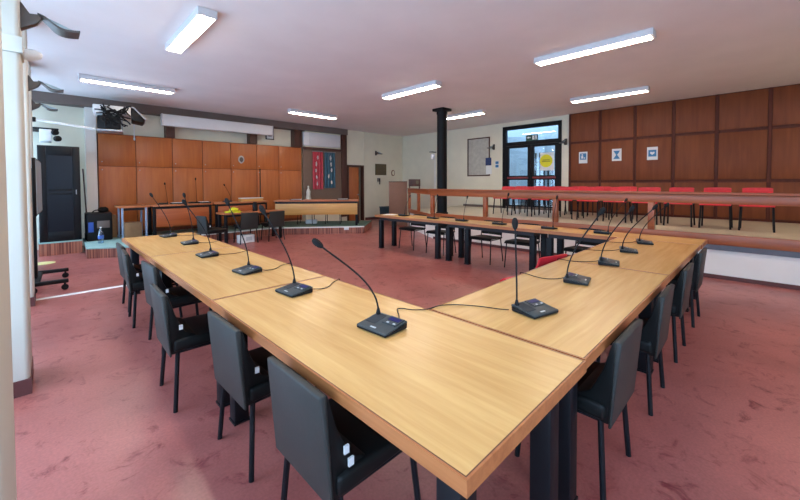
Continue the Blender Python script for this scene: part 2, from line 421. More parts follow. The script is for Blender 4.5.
# three notices on the panelling
def notice(y, z, lab, kind):
    t = thing('notice', lab, 'notice', (XB-0.072, y, z), 0, 'white notices with blue signs on the panelling')
    MB().box(-0.006, 0, -0.115, 0.115, -0.165, 0.165).build('sheet', M['paper'], t)
    if kind == 0:       # blue panel with a person outline and a line of print
        MB().box(-0.009, -0.006, -0.085, 0.085, -0.06, 0.12).build('print', M['paper_blue'], t)
        MB().lathe([(0.022, 0), (0.022, 0.002)], (-0.009, 0.02, 0.075), (-1, 0, 0), 12).box(-0.011, -0.009, -0.005, 0.05, -0.03, 0.045).box(-0.011, -0.009, -0.06, -0.02, -0.03, 0.0).build('symbol', M['paper'], t)
    elif kind == 1:     # two facing arrows, an hourglass outline
        MB().prism([(-0.08, 0.11), (0.08, 0.11), (0.012, 0.0), (0.08, -0.11), (-0.08, -0.11), (-0.012, 0.0)], 'x', -0.009, -0.006).build('symbol', M['paper_blue'], t)
    else:               # blue square with a white heart
        MB().box(-0.009, -0.006, -0.085, 0.085, -0.08, 0.09, 0.0).build('print', M['paper_blue'], t)
        pts = []
        for k in range(24):
            q = 2*PI*k/24
            pts.append((0.0031*16*math.sin(q)**3, 0.003*(13*math.cos(q)-5*math.cos(2*q)-2*math.cos(3*q)-math.cos(4*q))+0.005))
        MB().prism(pts, 'x', -0.011, -0.009).build('symbol', M['paper'], t)
notice(3.72, 2.19, 'white notice with a blue person sign, nearest the glass doors on the wood panelling', 0)
notice(2.86, 2.22, 'white notice with a blue hourglass-shaped sign, middle one on the wood panelling', 1)
notice(2.05, 2.21, 'white notice with a white heart in a blue square, farthest right on the panelling', 2)

# ------------------------------------------------------------------ glass double door in the right wall
d = struct(MB().box(XB-0.03, XB+0.1, 6.21, 6.33, S, 3.36).box(XB-0.03, XB+0.1, 4.36, 4.46, S, 3.36).box(XB-0.03, XB+0.1, 4.46, 6.21, 3.24, 3.36).box(XB-0.03, XB+0.1, 4.46, 6.21, 2.70, 2.82).build('door_1', M['frame_black']), 'black framed glass double door with a transom at the stage')
MB().box(XB+0.03, XB+0.04, 4.46, 6.21, 2.82, 3.24).build('transom_pane', M['glass'], d)
for y0, y1 in ((5.34, 6.21), (4.46, 5.33)):
    lf = MB().box(XB-0.01, XB+0.06, y0, y0+0.1, S+0.01, 2.695).box(XB-0.01, XB+0.06, y1-0.1, y1, S+0.01, 2.695).box(XB-0.01, XB+0.06, y0+0.1, y1-0.1, 2.62, 2.695).box(XB-0.01, XB+0.06, y0+0.1, y1-0.1, 1.56, 1.70).box(XB-0.01, XB+0.06, y0+0.1, y1-0.1, S+0.01, 0.72).build('door_leaf', M['frame_black'], d)
    MB().box(XB+0.02, XB+0.03, y0+0.1, y1-0.1, 0.72, 2.62).build('pane', M['glass'], lf)
    MB().box(XB-0.05, XB-0.012, y0+0.07, y1-0.07, 1.60, 1.66, 0.008).build('push_bar', M['push_bar'], lf)
ex = thing('exit_sign', 'small green emergency exit sign on the transom of the glass doors', 'sign', (XB-0.032, 5.28, 2.90))
MB().box(-0.02, 0.0, -0.2, 0.2, -0.08, 0.1, 0.004).build('panel', M['exit_green'], ex)
b = MB(); b.box(-0.023, -0.02, -0.17, -0.02, -0.055, 0.075)
b.build('doorway_symbol', M['paper'], ex)
b = MB(); b.lathe([(0.016, 0), (0.016, 0.002)], (-0.023, -0.085, 0.05), (-1, 0, 0), 10)
b.tube([(-0.024, -0.09, 0.03), (-0.024, -0.1, -0.01), (-0.024, -0.075, -0.05)], 0.008, 6).tube([(-0.024, -0.1, -0.01), (-0.024, -0.14, -0.045)], 0.008, 6).tube([(-0.024, -0.055, 0.0), (-0.024, -0.09, 0.025), (-0.024, -0.13, 0.01)], 0.007, 6)
b.build('running_figure', M['exit_green'], ex)
MB().prism([(0.17, 0.02), (0.11, 0.06), (0.11, 0.035), (0.04, 0.035), (0.04, 0.005), (0.11, 0.005), (0.11, -0.02)], 'x', -0.023, -0.02).build('arrow_symbol', M['paper'], ex)
yp = thing('paper_disc', 'round yellow paper notice stuck on the right glass door leaf', 'notice', (XB-0.0, 4.84, 2.15))
MB().box(0.012, 0.019, -0.25, 0.19, -0.3, 0.26).build('sheet', M['paper'], yp)
MB().lathe([(0.2, 0), (0.2, 0.004)], (0.012, 0.0, 0.0), (-1, 0, 0), 28).build('disc', M['yellow'], yp)
b = MB()
for k, wd in ((0.03, 0.11), (-0.015, 0.13)): b.box(0.004, 0.008, -wd, wd, k-0.012, k+0.012)
b.build('print', M['yellow_ink'], yp)
# what stands outside the doors
struct(MB().box(XB+0.25, 15.5, 2.2, 9.5, 0.4, 0.6).build('terrace_floor', M['outside_floor']))
struct(MB().box(14.6, 14.8, 2.2, 9.5, 0.6, 4.2).build('terrace_wall', M['outside_wall']))
struct(MB().prism([(12.6, 7.9), (14.5, 6.3), (14.58, 6.4), (12.7, 8.0)], 'z', 0.6, 3.3).build('terrace_screen', M['outside_wall']))
struct(MB().box(XB+0.25, 12.9, 2.2, 9.5, 3.75, 3.9).build('sky_block_roof', M['outside_floor']))  # canopy added to block direct sky outside the doors
for k in range(7):
    o = thing('terrace_post', 'dark slim post of the terrace grille seen through the glass doors', 'post', (13.4, 5.38+0.16*k, 0.6), 0, 'grille posts outside the glass doors')
    MB().box(-0.02, 0.02, -0.025, 0.025, 0, 2.0).build('shaft', M['frame_black'], o)
    MB().box(-0.04, 0.04, -0.045, 0.045, 0, 0.04).build('foot', M['frame_black'], o)
t = thing('terrace_planter', 'dark planter outside the right glass door leaf', 'planter', (12.9, 6.15, 0.6))
MB().prism([(-0.15, 0), (0.15, 0), (0.19, 0.5), (-0.19, 0.5)], 'y', -0.3, 0.3, 0.01).build('pot', M['bin'], t)

# ------------------------------------------------------------------ things on the right wall
t = thing('framed_map', 'large faded map in a thin dark frame on the far right wall', 'picture', (XB, 7.3, 2.4))
MB().box(-0.012, -0.002, -0.44, 0.44, -0.66, 0.66).build('print', M['map'], t)
b = MB()
for q in ((-0.47, 0.47, 0.65, 0.69), (-0.47, 0.47, -0.69, -0.65), (-0.47, -0.43, -0.65, 0.65), (0.43, 0.47, -0.65, 0.65)): b.box(-0.03, -0.002, q[0], q[1], q[2], q[3], 0.004)
b.build('frame', M['dark_post'], t)
t = thing('notice', 'navy and white poster overlapping the right edge of the framed map', 'poster', (XB-0.034, 6.87, 2.1))
MB().box(-0.005, 0, -0.11, 0.12, -0.02, 0.25).build('sheet', M['paper_navy'], t)
MB().box(-0.005, 0, -0.13, 0.1, -0.33, -0.021).build('lower_sheet', M['paper'], t)
t = thing('notice', 'small pale blue sign on the wall beside the glass doors', 'sign', (XB-0.001, 6.55, 2.1))
MB().box(-0.006, 0, -0.08, 0.08, -0.13, 0.13).build('panel', M['paper'], t)
MB().box(-0.009, -0.006, -0.06, 0.06, -0.1, -0.01).box(-0.009, -0.006, -0.06, 0.06, 0.02, 0.11).build('print', M['paper_blue'], t)

# ------------------------------------------------------------------ sconces (bracket and S-curved leaf tray)
def make_sconce(label, loc, rz, sc=0.8):
    t = thing('wall_sconce', label, 'wall lamp', loc, rz, 'curved metal wall lamps'); t.scale = (sc, sc, sc)
    MB().prism([(0.0, -0.10), (0.0, 0.14), (0.012, 0.13), (0.06, 0.05), (0.12, 0.06), (0.14, 0.03), (0.11, -0.02)], 'y', -0.05, 0.05, 0.004).build('bracket', M['sconce'], t)
    P = bez((0.11, 0, 0.055), (0.22, 0, 0.02), (0.2, 0, -0.10), (0.40, 0, -0.045), 14)
    b = MB(); hw = [0.05+0.06*math.sin(PI*min(1, i/9.0)*0.5) for i in range(15)]
    rows = [[b.bm.verts.new((p.x, sy*hw[i], p.z+dz)) for sy, dz in ((-1, 0), (1, 0), (1, 0.018), (-1, 0.018))] for i, p in enumerate(P)]
    for i in range(14):
        for k in range(4):
            b.bm.faces.new([rows[i][k], rows[i][(k+1) % 4], rows[i+1][(k+1) % 4], rows[i+1][k]])
    b.bm.faces.new(rows[0]); b.bm.faces.new(rows[-1])
    b.build('reflector', M['sconce'], t)
    low = [(p.x, p.z+0.019) for p in P[1:]]
    b = MB(); b.prism(low + [(0.40, -0.01), (0.14, 0.085)], 'y', 0.03, 0.042)
    b.build('tray', M['sconce_in'], t)
    return t
sc0 = make_sconce('curved metal wall lamp on the nearest window pillar at top left', (-0.1, 3.82, 2.68), 0)
dup(sc0, (-0.12, 6.42, 2.71), 0, 'curved metal wall lamp on the next window pillar, below the nearest one in view')
dup(sc0, (-0.13, 8.72, 2.80), 0, 'curved metal wall lamp on the farthest window pillar, left of the projector')
dup(sc0, (9.66, YA, 2.68), -PI/2, 'curved metal wall lamp on the back wall above the bronze plaque')
dup(sc0, (XB, 6.68, 2.70), PI, 'curved metal wall lamp between the framed map and the glass doors')
dup(sc0, (XB, 4.24, 2.68), PI, 'curved metal wall lamp between the glass doors and the wood panelling')
t = thing('alarm_siren', 'small white conical siren strapped to the window pillar by a white band', 'siren', (-0.1, 3.84, 2.43))
MB().lathe([(0.03, 0), (0.042, 0.02), (0.042, 0.06), (0.026, 0.10), (0.008, 0.11)], (0, 0, 0), (1, 0, 0.1), 16).build('horn', M['white_plastic'], t)
MB().box(-0.10, 0.01, -0.235, -0.222, -0.05, 0.06, 0.004).box(0.001, 0.012, -0.235, 0.06, -0.05, 0.06, 0.004).build('strap', M['pillar'], t)

# ------------------------------------------------------------------ ceiling lamps
def lamp(label, cx, cy, length, width, along='Y', mat='tube'):
    t = thing('ceiling_lamp', label, 'ceiling light', (cx, cy, H), 0 if along == 'Y' else PI/2, 'strip lights on the ceiling')
    MB().box(-width/2, width/2, -length/2, length/2, -0.09, -0.001, 0.008).build('housing', M['lamp_housing'], t)
    MB().box(-width/2+0.018, width/2-0.018, -length/2+0.02, length/2-0.02, -0.098, -0.0905).build('diffuser', M[mat], t)
    for y in (-length/2-0.008, length/2+0.008): MB().box(-width/2, width/2, y-0.008, y+0.008, -0.094, -0.001, 0.003).build('end_cap', M['lamp_housing'], t)
lamp('wide white strip light nearest the camera at top left', 1.385, 5.34, 1.54, 0.21, 'Y', 'tube_plain')
lamp('strip light in the middle of the ceiling, left of the black column', 5.61, 5.38, 1.56, 0.2, 'Y', 'tube_plain')
lamp('strip light partly behind the black iron column', 8.75, 6.2, 1.3, 0.2, 'Y', 'tube_plain')
lamp('long louvred strip light at upper right, over the right table arm', 5.8, 1.87, 1.58, 0.2)
lamp('louvred strip light nearest the wood panelled wall', 9.15, 2.55, 1.55, 0.2)
lamp('added unseen strip light above the camera position, over the near corner of the tables', 1.385, 1.87, 1.54, 0.21, 'Y', 'tube_plain')  # out of view, added for room light, as are the two below
lamp('added unseen strip light over the empty floor right of the right table arm', 5.85, -2.0, 1.56, 0.2)
lamp('added unseen strip light by the wood panelling at the extreme right', 9.2, -1.6, 1.5, 0.2)
lamp('thin strip light above the projector', 1.25, 8.95, 1.5, 0.2, 'X')
lamp('thin strip light at the far end above the banners', 5.53, 9.13, 1.48, 0.2, 'X', 'tube_plain')

# ------------------------------------------------------------------ conference tables
def make_table(label, length, width, loc, rz, inset=0.12, group=None, extra=None, insx=None, lgt=0.09):
    """local y = long axis, origin = centre on the floor; top of 0.75"""
    t = thing('conference_table', label, 'table', loc, rz, group)
    L2, W2 = length/2-0.002, width/2-0.002
    b = MB(); b.box(-W2, W2, -L2, L2, 0.704, 0.7485, 0.0, mat=1)
    rings = []
    for ins in (0.0, 0.007, 0.011):
        rings.append([b.bm.verts.new((sx*(W2-ins), sy*(L2-ins), 0.7500)) for sx, sy in ((-1, -1), (1, -1), (1, 1), (-1, 1))])
    base = [b.bm.verts.new((sx*W2, sy*L2, 0.7485)) for sx, sy in ((-1, -1), (1, -1), (1, 1), (-1, 1))]
    for k in range(4):
        for A, B, mi in ((base, rings[0], 1), (rings[0], rings[1], 1), (rings[1], rings[2], 2)):
            f = b.bm.faces.new([A[k], A[(k+1) % 4], B[(k+1) % 4], B[k]]); f.material_index = mi
    f = b.bm.faces.new(rings[2]); f.material_index = 0
    b.build('tabletop', [M['oak_top'], M['oak_edge'], M['seam']], t)
    ix = insx if insx is not None else inset
    b = MB(); ax, ay = W2-ix+0.02, L2-inset+0.02
    b.box(-ax, -ax+0.03, -ay, ay, 0.64, 0.7035).box(ax-0.03, ax, -ay, ay, 0.64, 0.7035).box(-ax+0.03, ax-0.03, -ay, -ay+0.03, 0.64, 0.7035).box(-ax+0.03, ax-0.03, ay-0.03, ay, 0.64, 0.7035)
    b.build('apron', M['apron'], t)
    h = lgt/2
    ys = [-(L2-inset), L2-inset] + ([extra] if extra is not None else [])
    for sx in (-1, 1):
        for y in (ys if sx < 0 else ys[:2]):
            x = sx*(W2-ix)
            MB().box(x-h, x+h, y-h, y+h, 0.012, 0.6395, 0.012, 2).box(x-h-0.003, x+h+0.003, y-h-0.003, y+h+0.003, 0.0, 0.0125).build('leg', M['black_leg'], t)
    return t
G1 = 'oak conference tables joined in a U'
x0, x1 = 0.716, 1.558
xc, w = (x0+x1)/2, x1-x0
make_table('oak conference table at the near corner of the U, closest to the camera', 1.913, w, (xc, 0.497+0.9565, 0), 0, group=G1)
make_table('second oak table of the left arm, between the corner table and the end one', 1.89, w, (xc, 2.41+0.945, 0), 0, group=G1)
make_table('last oak table of the left arm, nearest the dais and cupboards', 1.741, w, (xc, 4.30+0.8705, 0), 0, group=G1)
make_table('first oak table of the right arm, butted against the near corner table', 1.888, 0.849, (1.562+0.944, 0.505+0.4245, 0), PI/2, 0.13, group=G1)
make_table('second oak table of the right arm, between the first one and the far row', 1.888, 0.849, (3.452+0.944, 0.505+0.4245, 0), PI/2, 0.13, group=G1)
fx, fw = (5.345+5.92)/2, 0.575
make_table('oak table at the far left end of the far row, nearest the dais', 1.92, fw, (fx, 5.29, 0), 0, 0.13, G1, insx=0.085)
make_table('middle oak table of the far row, in front of the railing', 1.92, fw, (fx, 3.37, 0), 0, 0.13, G1, extra=0.4, insx=0.085)
make_table('oak table of the far row across the end of the right arm', 1.912, fw, (fx, 1.453, 0), 0, 0.13, G1, insx=0.085)

# ------------------------------------------------------------------ conference microphones
def make_mic(label, cx, cy, rz, head, cable=None, z=0.75, group='gooseneck microphone units on the tables'):
    """local x = away from its user, local y = the user's left; neck at back left, display at back right"""
    t = thing('conference_microphone', label, 'microphone', (cx, cy, z), rz, group)
    b = MB(); b.prism([(-0.085, 0.004), (0.085, 0.004), (0.088, 0.030), (-0.088, 0.016)], 'y', -0.108, 0.108, 0.004)
    b.build('base', M['mic_base'], t)
    sl = (0.046-0.021)/0.176
    def top(x): return 0.0335 + sl*x
    b = MB(); b.prism([(-0.088, 0.0165), (0.088, 0.0305), (0.085, top(0.085)), (-0.085, top(-0.085))], 'y', -0.110, 0.110, 0.005, 2)
    body = b.build('body', M['mic_body'], t)
    def pad(x0_, x1_, y0_, y1_, h, nm, m):
        b = MB(); b.prism([(x0_, top(x0_)-0.001), (x1_, top(x1_)-0.001), (x1_, top(x1_)+h), (x0_, top(x0_)+h)], 'y', y0_, y1_)
        return b.build(nm, m, t)
    pad(0.0, 0.078, -0.098, 0.0, 0.004, 'console', M['mic_body'])
    pad(0.036, 0.066, -0.088, -0.012, 0.0055, 'display', M['lcd'])
    pad(0.008, 0.018, -0.04, -0.025, 0.0055, 'button', M['mic_mark'])
    pad(0.008, 0.018, -0.085, -0.07, 0.0055, 'button', M['mic_mark'])
    pad(-0.03, 0.07, 0.025, 0.098, 0.0012, 'speaker_grille', M['grille'])
    pad(-0.066, -0.056, -0.015, 0.025, 0.0012, 'marking', M['mic_mark'])
    nb = V((0.062, 0.088, top(0.062)))
    MB().lathe([(0.013, -0.006), (0.013, 0.008), (0.008, 0.03), (0.0055, 0.034)], nb, (0, 0, 1), 12).build('neck_socket', M['plastic_black'], t)
    t.scale = (0.92, 0.92, 0.92)
    inv = (Matrix.Translation((cx, cy, z)) @ Matrix.Rotation(rz, 4, 'Z') @ Matrix.Scale(0.92, 4)).inverted()
    hd = inv @ V(head)
    st = nb + V((0, 0, 0.03))
    d = hd - st
    p1 = st + V((d.x*0.05, d.y*0.05, d.length*0.33)); p2 = st + d*0.66 + V((0, 0, d.length*0.05))
    pts = bez(st, p1, p2, hd, 18)
    nk = MB().tube(pts, 0.0052, 8).build('gooseneck', M['plastic_black'], t)
    ax = (pts[-1]-pts[-3]).normalized()
    MB().lathe([(0.006, -0.03), (0.012, -0.022), (0.0165, -0.01), (0.019, 0.008), (0.0185, 0.024), (0.014, 0.038), (0.006, 0.045)], hd - ax*0.012, ax, 14).build('foam_windscreen', M['foam'], nk)
    if cable:
        c0 = V((0.09, -0.04, 0.014))
        pl = [c0] + [inv @ V((q[0], q[1], z+(q[2] if len(q) > 2 else 0.006))) for q in cable]
        fine = []
        for i in range(len(pl)-1):
            a0 = pl[max(i-1, 0)]; a1 = pl[i]; a2 = pl[i+1]; a3 = pl[min(i+2, len(pl)-1)]
            for k in range(6):
                s_ = k/6
                fine.append(0.5*((2*a1)+(a2-a0)*s_+(2*a0-5*a1+4*a2-a3)*s_*s_+(3*a1-a0-3*a2+a3)*s_**3))
        fine.append(pl[-1])
        MB().tube(fine, 0.0032, 6).build('cable', M['plastic_black'], t)
    return t
XE = 1.572
make_mic('largest gooseneck microphone unit, on the near corner table', 1.185, 1.335, math.radians(4), (1.004, 1.635, 1.166),
         [(1.34, 1.37, 0.012), (1.415, 1.46, 0.008), (1.45, 1.45), (1.475, 1.395), (1.54, 1.345), (1.64, 1.33), (1.72, 1.27), (1.79, 1.16), (1.83, 1.06), (1.86, 1.01)])
make_mic('second gooseneck microphone from the camera on the left table arm', 1.165, 2.19, math.radians(5), (1.045, 2.392, 1.303), [(1.33, 2.12), (1.40, 2.13), (1.47, 2.19), (1.54, 2.23), (1.553, 2.24, 0.0065), (1.564, 2.24, 0.003), (1.567, 2.24, -0.03), (1.567, 2.24, -0.14)])
make_mic('third gooseneck microphone from the camera on the left table arm', 1.165, 2.97, math.radians(6), (1.072, 3.128, 1.328), [(1.30, 2.90), (1.38, 2.90), (1.47, 2.98), (1.54, 3.0), (1.553, 3.0, 0.0065), (1.564, 3.0, 0.003), (1.567, 3.0, -0.03), (1.567, 3.0, -0.14)])
make_mic('fourth gooseneck microphone from the camera on the left table arm', 1.145, 3.92, math.radians(0), (1.0, 4.12, 1.29), [(1.30, 3.86), (1.42, 3.84), (1.54, 3.92), (1.553, 3.92, 0.0065), (1.564, 3.92, 0.003), (1.567, 3.92, -0.03), (1.567, 3.92, -0.14)])
make_mic('fifth gooseneck microphone from the camera on the left table arm', 1.23, 4.87, math.radians(-4), (1.245, 5.13, 1.335), [(1.38, 4.78), (1.47, 4.77), (1.55, 4.84), (1.553, 4.84, 0.0065), (1.564, 4.84, 0.003), (1.567, 4.84, -0.03), (1.567, 4.84, -0.14)])
make_mic('farthest gooseneck microphone on the left table arm, by the dais', 1.19, 5.74, math.radians(5), (1.04, 5.93, 1.325), [(1.33, 5.68), (1.45, 5.62), (1.55, 5.62), (1.553, 5.62, 0.0065), (1.564, 5.62, 0.003), (1.567, 5.62, -0.03), (1.567, 5.62, -0.14)])
YE = 1.352
make_mic('gooseneck microphone nearest the camera on the right table arm, with an upright neck', 1.94, 0.895, math.radians(76), (1.924, 1.009, 1.244))
make_mic('second gooseneck microphone from the camera on the right table arm', 2.76, 0.955, math.radians(102), (2.874, 0.829, 1.268), [(2.72, 1.08), (2.66, 1.14), (2.66, 1.22), (2.70, 1.32), (2.70, 1.357, 0.0065), (2.70, 1.367, 0.003), (2.70, 1.370, -0.03), (2.70, 1.370, -0.14)])
make_mic('third gooseneck microphone from the camera on the right table arm', 3.555, 0.965, math.radians(104), (3.648, 0.814, 1.246), [(3.52, 1.1), (3.46, 1.16), (3.42, 1.25), (3.44, 1.34), (3.44, 1.357, 0.0065), (3.44, 1.367, 0.003), (3.44, 1.370, -0.03), (3.44, 1.370, -0.14)])
make_mic('fourth gooseneck microphone from the camera on the right table arm', 4.32, 0.99, math.radians(105), (4.407, 0.78, 1.224), [(4.26, 1.12), (4.16, 1.22), (4.12, 1.34), (4.12, 1.357, 0.0065), (4.12, 1.367, 0.003), (4.12, 1.370, -0.03), (4.12, 1.370, -0.14)])
make_mic('farthest gooseneck microphone on the right table arm, by the stage wall', 5.03, 0.99, math.radians(106), (5.148, 0.80, 1.21), [(4.95, 1.13), (4.86, 1.24), (4.84, 1.34), (4.84, 1.357, 0.0065), (4.84, 1.367, 0.003), (4.84, 1.370, -0.03), (4.84, 1.370, -0.14)])
FM = [(5.60, 5.56, (5.86, 5.62, 1.18), 'leftmost gooseneck microphone on the far table row'), (5.59, 4.72, (5.83, 4.80, 1.21), 'second gooseneck microphone from the left on the far table row'),
      (5.62, 4.03, (5.74, 3.99, 1.20), 'third gooseneck microphone from the left on the far table row'), (5.59, 3.22, (5.73, 3.13, 1.27), 'fourth gooseneck microphone from the left on the far table row'),
      (5.60, 2.36, (5.727, 2.295, 1.246), 'fifth gooseneck microphone from the left on the far table row'), (5.60, 1.60, (5.85, 1.38, 1.224), 'rightmost gooseneck microphone on the far table row')]
for x, y, hd, lab in FM: make_mic(lab, x, y, PI, hd)

# ------------------------------------------------------------------ upholstered chairs
def make_chair(label, loc, rz):
    """faces local +x; back leans to -x"""
    t = thing('conference_chair', label, 'chair', loc, rz, 'grey vinyl chairs around the tables')
    MB().prism([(-0.20, 0.385), (0.24, 0.395), (0.245, 0.455), (-0.13, 0.465), (-0.20, 0.46)], 'y', -0.215, 0.215, 0.018, 3).build('seat', M['vinyl_dark'], t)
    b = MB()
    b.prism([(-0.215, 0.37), (-0.17, 0.37), (-0.06, 0.466), (-0.13, 0.50), (-0.185, 0.62), (-0.222, 0.755), (-0.243, 0.755)], 'y', -0.205, 0.205, 0.01, 2)
    # wider at the top, narrower at the seat
    for v in b.bm.verts:
        k = (v.co.z-0.37)/0.385
        v.co.y *= 0.97 - 0.04*k
    br = b.build('backrest', M['vinyl_dark'], t)
    b = MB(); b.prism([(-0.212, 0.36), (-0.224, 0.36), (-0.262, 0.762), (-0.236, 0.765), (-0.234, 0.745)], 'y', -0.212, 0.212, 0.007, 3)
    for v in b.bm.verts:
        k = (v.co.z-0.37)/0.385
        v.co.y *= 0.99 - 0.04*k
    b.build('back_panel', M['vinyl_grey'], br)
    for s_ in (-1, 1):
        MB().tube([(-0.175, s_*0.185, 0.385), (-0.20, s_*0.215, 0.0)], 0.0135, 8).build('leg', M['black_leg'], t)
        MB().tube([(0.19, s_*0.185, 0.385), (0.225, s_*0.21, 0.0)], 0.0135, 8).build('leg', M['black_leg'], t)
    MB().tube([(-0.17, -0.185, 0.375), (-0.17, 0.185, 0.375)], 0.011, 8).tube([(0.19, -0.185, 0.378), (0.19, 0.185, 0.378)], 0.011, 8).tube([(-0.17, -0.185, 0.376), (0.19, -0.185, 0.376)], 0.011, 8).tube([(-0.17, 0.185, 0.376), (0.19, 0.185, 0.376)], 0.011, 8).build('seat_frame', M['black_leg'], t)
    MB().box(-0.168, -0.148, -0.2075, -0.2, 0.525, 0.555).build('sticker', M['sticker'], br)
    return t
A1 = math.radians
ch = make_chair('grey vinyl chair at the near corner of the left arm, closest to the camera', (0.895, 1.225, 0), 0)
for o in ch.children:
    if o.name.startswith('backrest'):
        MB().box(-0.15, -0.128, -0.2085, -0.2, 0.472, 0.502).build('sticker', M['sticker'], o)
base = make_chair('grey vinyl chair second from the camera along the left arm', (0.895, 1.985, 0), A1(1))
L_ = [((0.775, 2.865, 0), -1, 'grey vinyl chair third from the camera on the left arm, pulled out from the table'),
      ((0.89, 3.87, 0), 3, 'grey vinyl chair fourth from the camera along the left arm, half hidden by the third'),
      ((0.83, 4.72, 0), -3, 'grey vinyl chair fifth from the camera along the left arm'),
      ((0.86, 5.33, 0), 0, 'grey vinyl chair at the far end of the left arm, beside the striped step')]
for p, r_, lab in L_: dup(base, p, A1(r_), lab)
R_ = [((2.0, 0.695, 0), 90, 'grey vinyl chair nearest the camera on the outer side of the right arm'),
      ((2.915, 0.69, 0), 91, 'grey vinyl chair second from the camera on the outer side of the right arm'),
      ((3.86, 0.69, 0), 90, 'grey vinyl chair third from the camera on the outer side of the right arm'),
      ((4.87, 0.69, 0), 90, 'grey vinyl chair at the stage end of the right arm')]
for p, r_, lab in R_: dup(base, p, A1(r_), lab)
# chairs by the small table before the dais
for p, r_, lab in [((3.55, 9.08, 0), 90, 'dark chair on the left of two backing the small table with yellow papers'),
                   ((4.22, 9.02, 0), 92, 'dark chair on the right of two backing the small table with yellow papers'),
                   ((2.68, 8.75, 0), 10, 'dark chair standing alone left of the small table, before the dais')]:
    dup(base, p, A1(r_), lab)

# ------------------------------------------------------------------ black stacking chairs behind the far table
def make_thin(name, label, cat, loc, rz, seat_m, back_m, group, sh=0.45, bh=0.80, w=0.23, bb=0.13, lr=0.0105):
    t = thing(name, label, cat, loc, rz, group)
    b = MB(); b.prism([(-0.19, sh-0.012), (0.17, sh-0.004), (0.225, sh-0.03), (0.232, sh-0.014), (0.18, sh+0.022), (-0.19, sh+0.012)], 'y', -w, w, 0.008, 2)
    b.build('seat', seat_m, t)
    P = bez((-0.185, 0, sh+bb), (-0.215, 0, sh+bb+0.09), (-0.24, 0, bh-0.1), (-0.255, 0, bh), 6)
    b = MB(); rows = []
    for p in P:
        row = []
        for k in range(9):
            y = (-w+2*w*k/8)*0.9; cv = 0.03*(1-(y/w)**2)
            row.append((p.x-cv+0.02, y, p.z - (0.02*(abs(y)/w)**6 if p is P[-1] else 0)))
        rows.append(row)
    F = [[b.bm.verts.new(q) for q in r_] for r_ in rows]; K = [[b.bm.verts.new((q[0]-0.016, q[1], q[2])) for q in r_] for r_ in rows]
    for i in range(6):
        for k in range(8):
            b.bm.faces.new([F[i][k], F[i][k+1], F[i+1][k+1], F[i+1][k]]); b.bm.faces.new([K[i][k+1], K[i][k], K[i+1][k], K[i+1][k+1]])
    for k in range(8):
        b.bm.faces.new([F[0][k+1], F[0][k], K[0][k], K[0][k+1]]); b.bm.faces.new([F[6][k], F[6][k+1], K[6][k+1], K[6][k]])
    for i in range(6):
        b.bm.faces.new([F[i][0], F[i+1][0], K[i+1][0], K[i][0]]); b.bm.faces.new([F[i+1][8], F[i][8], K[i][8], K[i+1][8]])
    b.build('backrest', back_m, t)
    for s_ in (-1, 1):
        MB().tube([(0.17, s_*(w-0.02), sh-0.02), (0.215, s_*(w-0.005), 0.0)], lr, 8).build('leg', M['black_leg'], t)
        MB().tube([(-0.16, s_*(w-0.02), sh-0.02), (-0.22, s_*(w-0.005), 0.0)], lr, 8).build('leg', M['black_leg'], t)
        MB().tube([(-0.16, s_*(w-0.012), sh-0.02), (-0.186, s_*(w-0.012), sh+0.10), (-0.205, s_*(w-0.012), sh+0.20)], 0.010, 8).build('back_support', M['black_leg'], t)
    MB().tube([(0.17, -w+0.02, sh-0.022), (0.17, w-0.02, sh-0.022)], 0.009, 6).tube([(-0.16, -w+0.02, sh-0.022), (-0.16, w-0.02, sh-0.022)], 0.009, 6).tube([(-0.16, -w+0.02, sh-0.022), (0.17, -w+0.02, sh-0.022)], 0.009, 6).tube([(-0.16, w-0.02, sh-0.022), (0.17, w-0.02, sh-0.022)], 0.009, 6).build('seat_frame', M['black_leg'], t)
    return t
fc = make_thin('stacking_chair', 'leftmost black chair behind the far table row', 'chair', (5.90, 5.58, 0), PI, M['vinyl_dark'], M['vinyl_dark'], 'black chairs behind the far tables', 0.45, 0.745, bb=0.04)
for p, r_, lab in [((5.90, 4.765, 0), 181, 'second black chair from the left behind the far table row'),
                   ((5.87, 3.66, 0), 179, 'third black chair from the left behind the far table row'),
                   ((5.88, 2.94, 0), 181, 'fourth black chair from the left behind the far table row'),
                   ((5.86, 1.92, 0), 175, 'rightmost black chair behind the far table row, by the corner with the right arm')]:
    dup(fc, p, A1(r_), lab)

# red chairs on the stage
rc = make_thin('stage_chair', 'red chair at the right end of the front row on the stage', 'chair', (9.1, 0.10, S), PI, M['red_seat'], M['red_seat'], 'red chairs on the stage', 0.46, 0.765, 0.225, lr=0.015)
ordn = ['second', 'third', 'fourth', 'fifth', 'sixth', 'seventh', 'eighth', 'ninth']
for k in range(1, 10):
    lab = 'red chair %s from the right in the front row on the stage' % ordn[k-1] if k < 9 else 'red chair at the left end of the front row on the stage'
    dup(rc, (9.1, 0.10+0.555*k, S), PI, lab)
for k in range(6):
    lab = 'red chair %s from the right in the rear row on the stage' % (['first']+ordn)[k]
    dup(rc, (10.05, 2.4+0.56*k, S), PI, lab)
# red chair inside the U, its back against the right arm
dup(rc, (3.52, 1.655, 0), PI/2-0.25, 'red chair with its back against the inner edge of the right table arm', 'red chair inside the U').scale = (1, 1, 1.02)

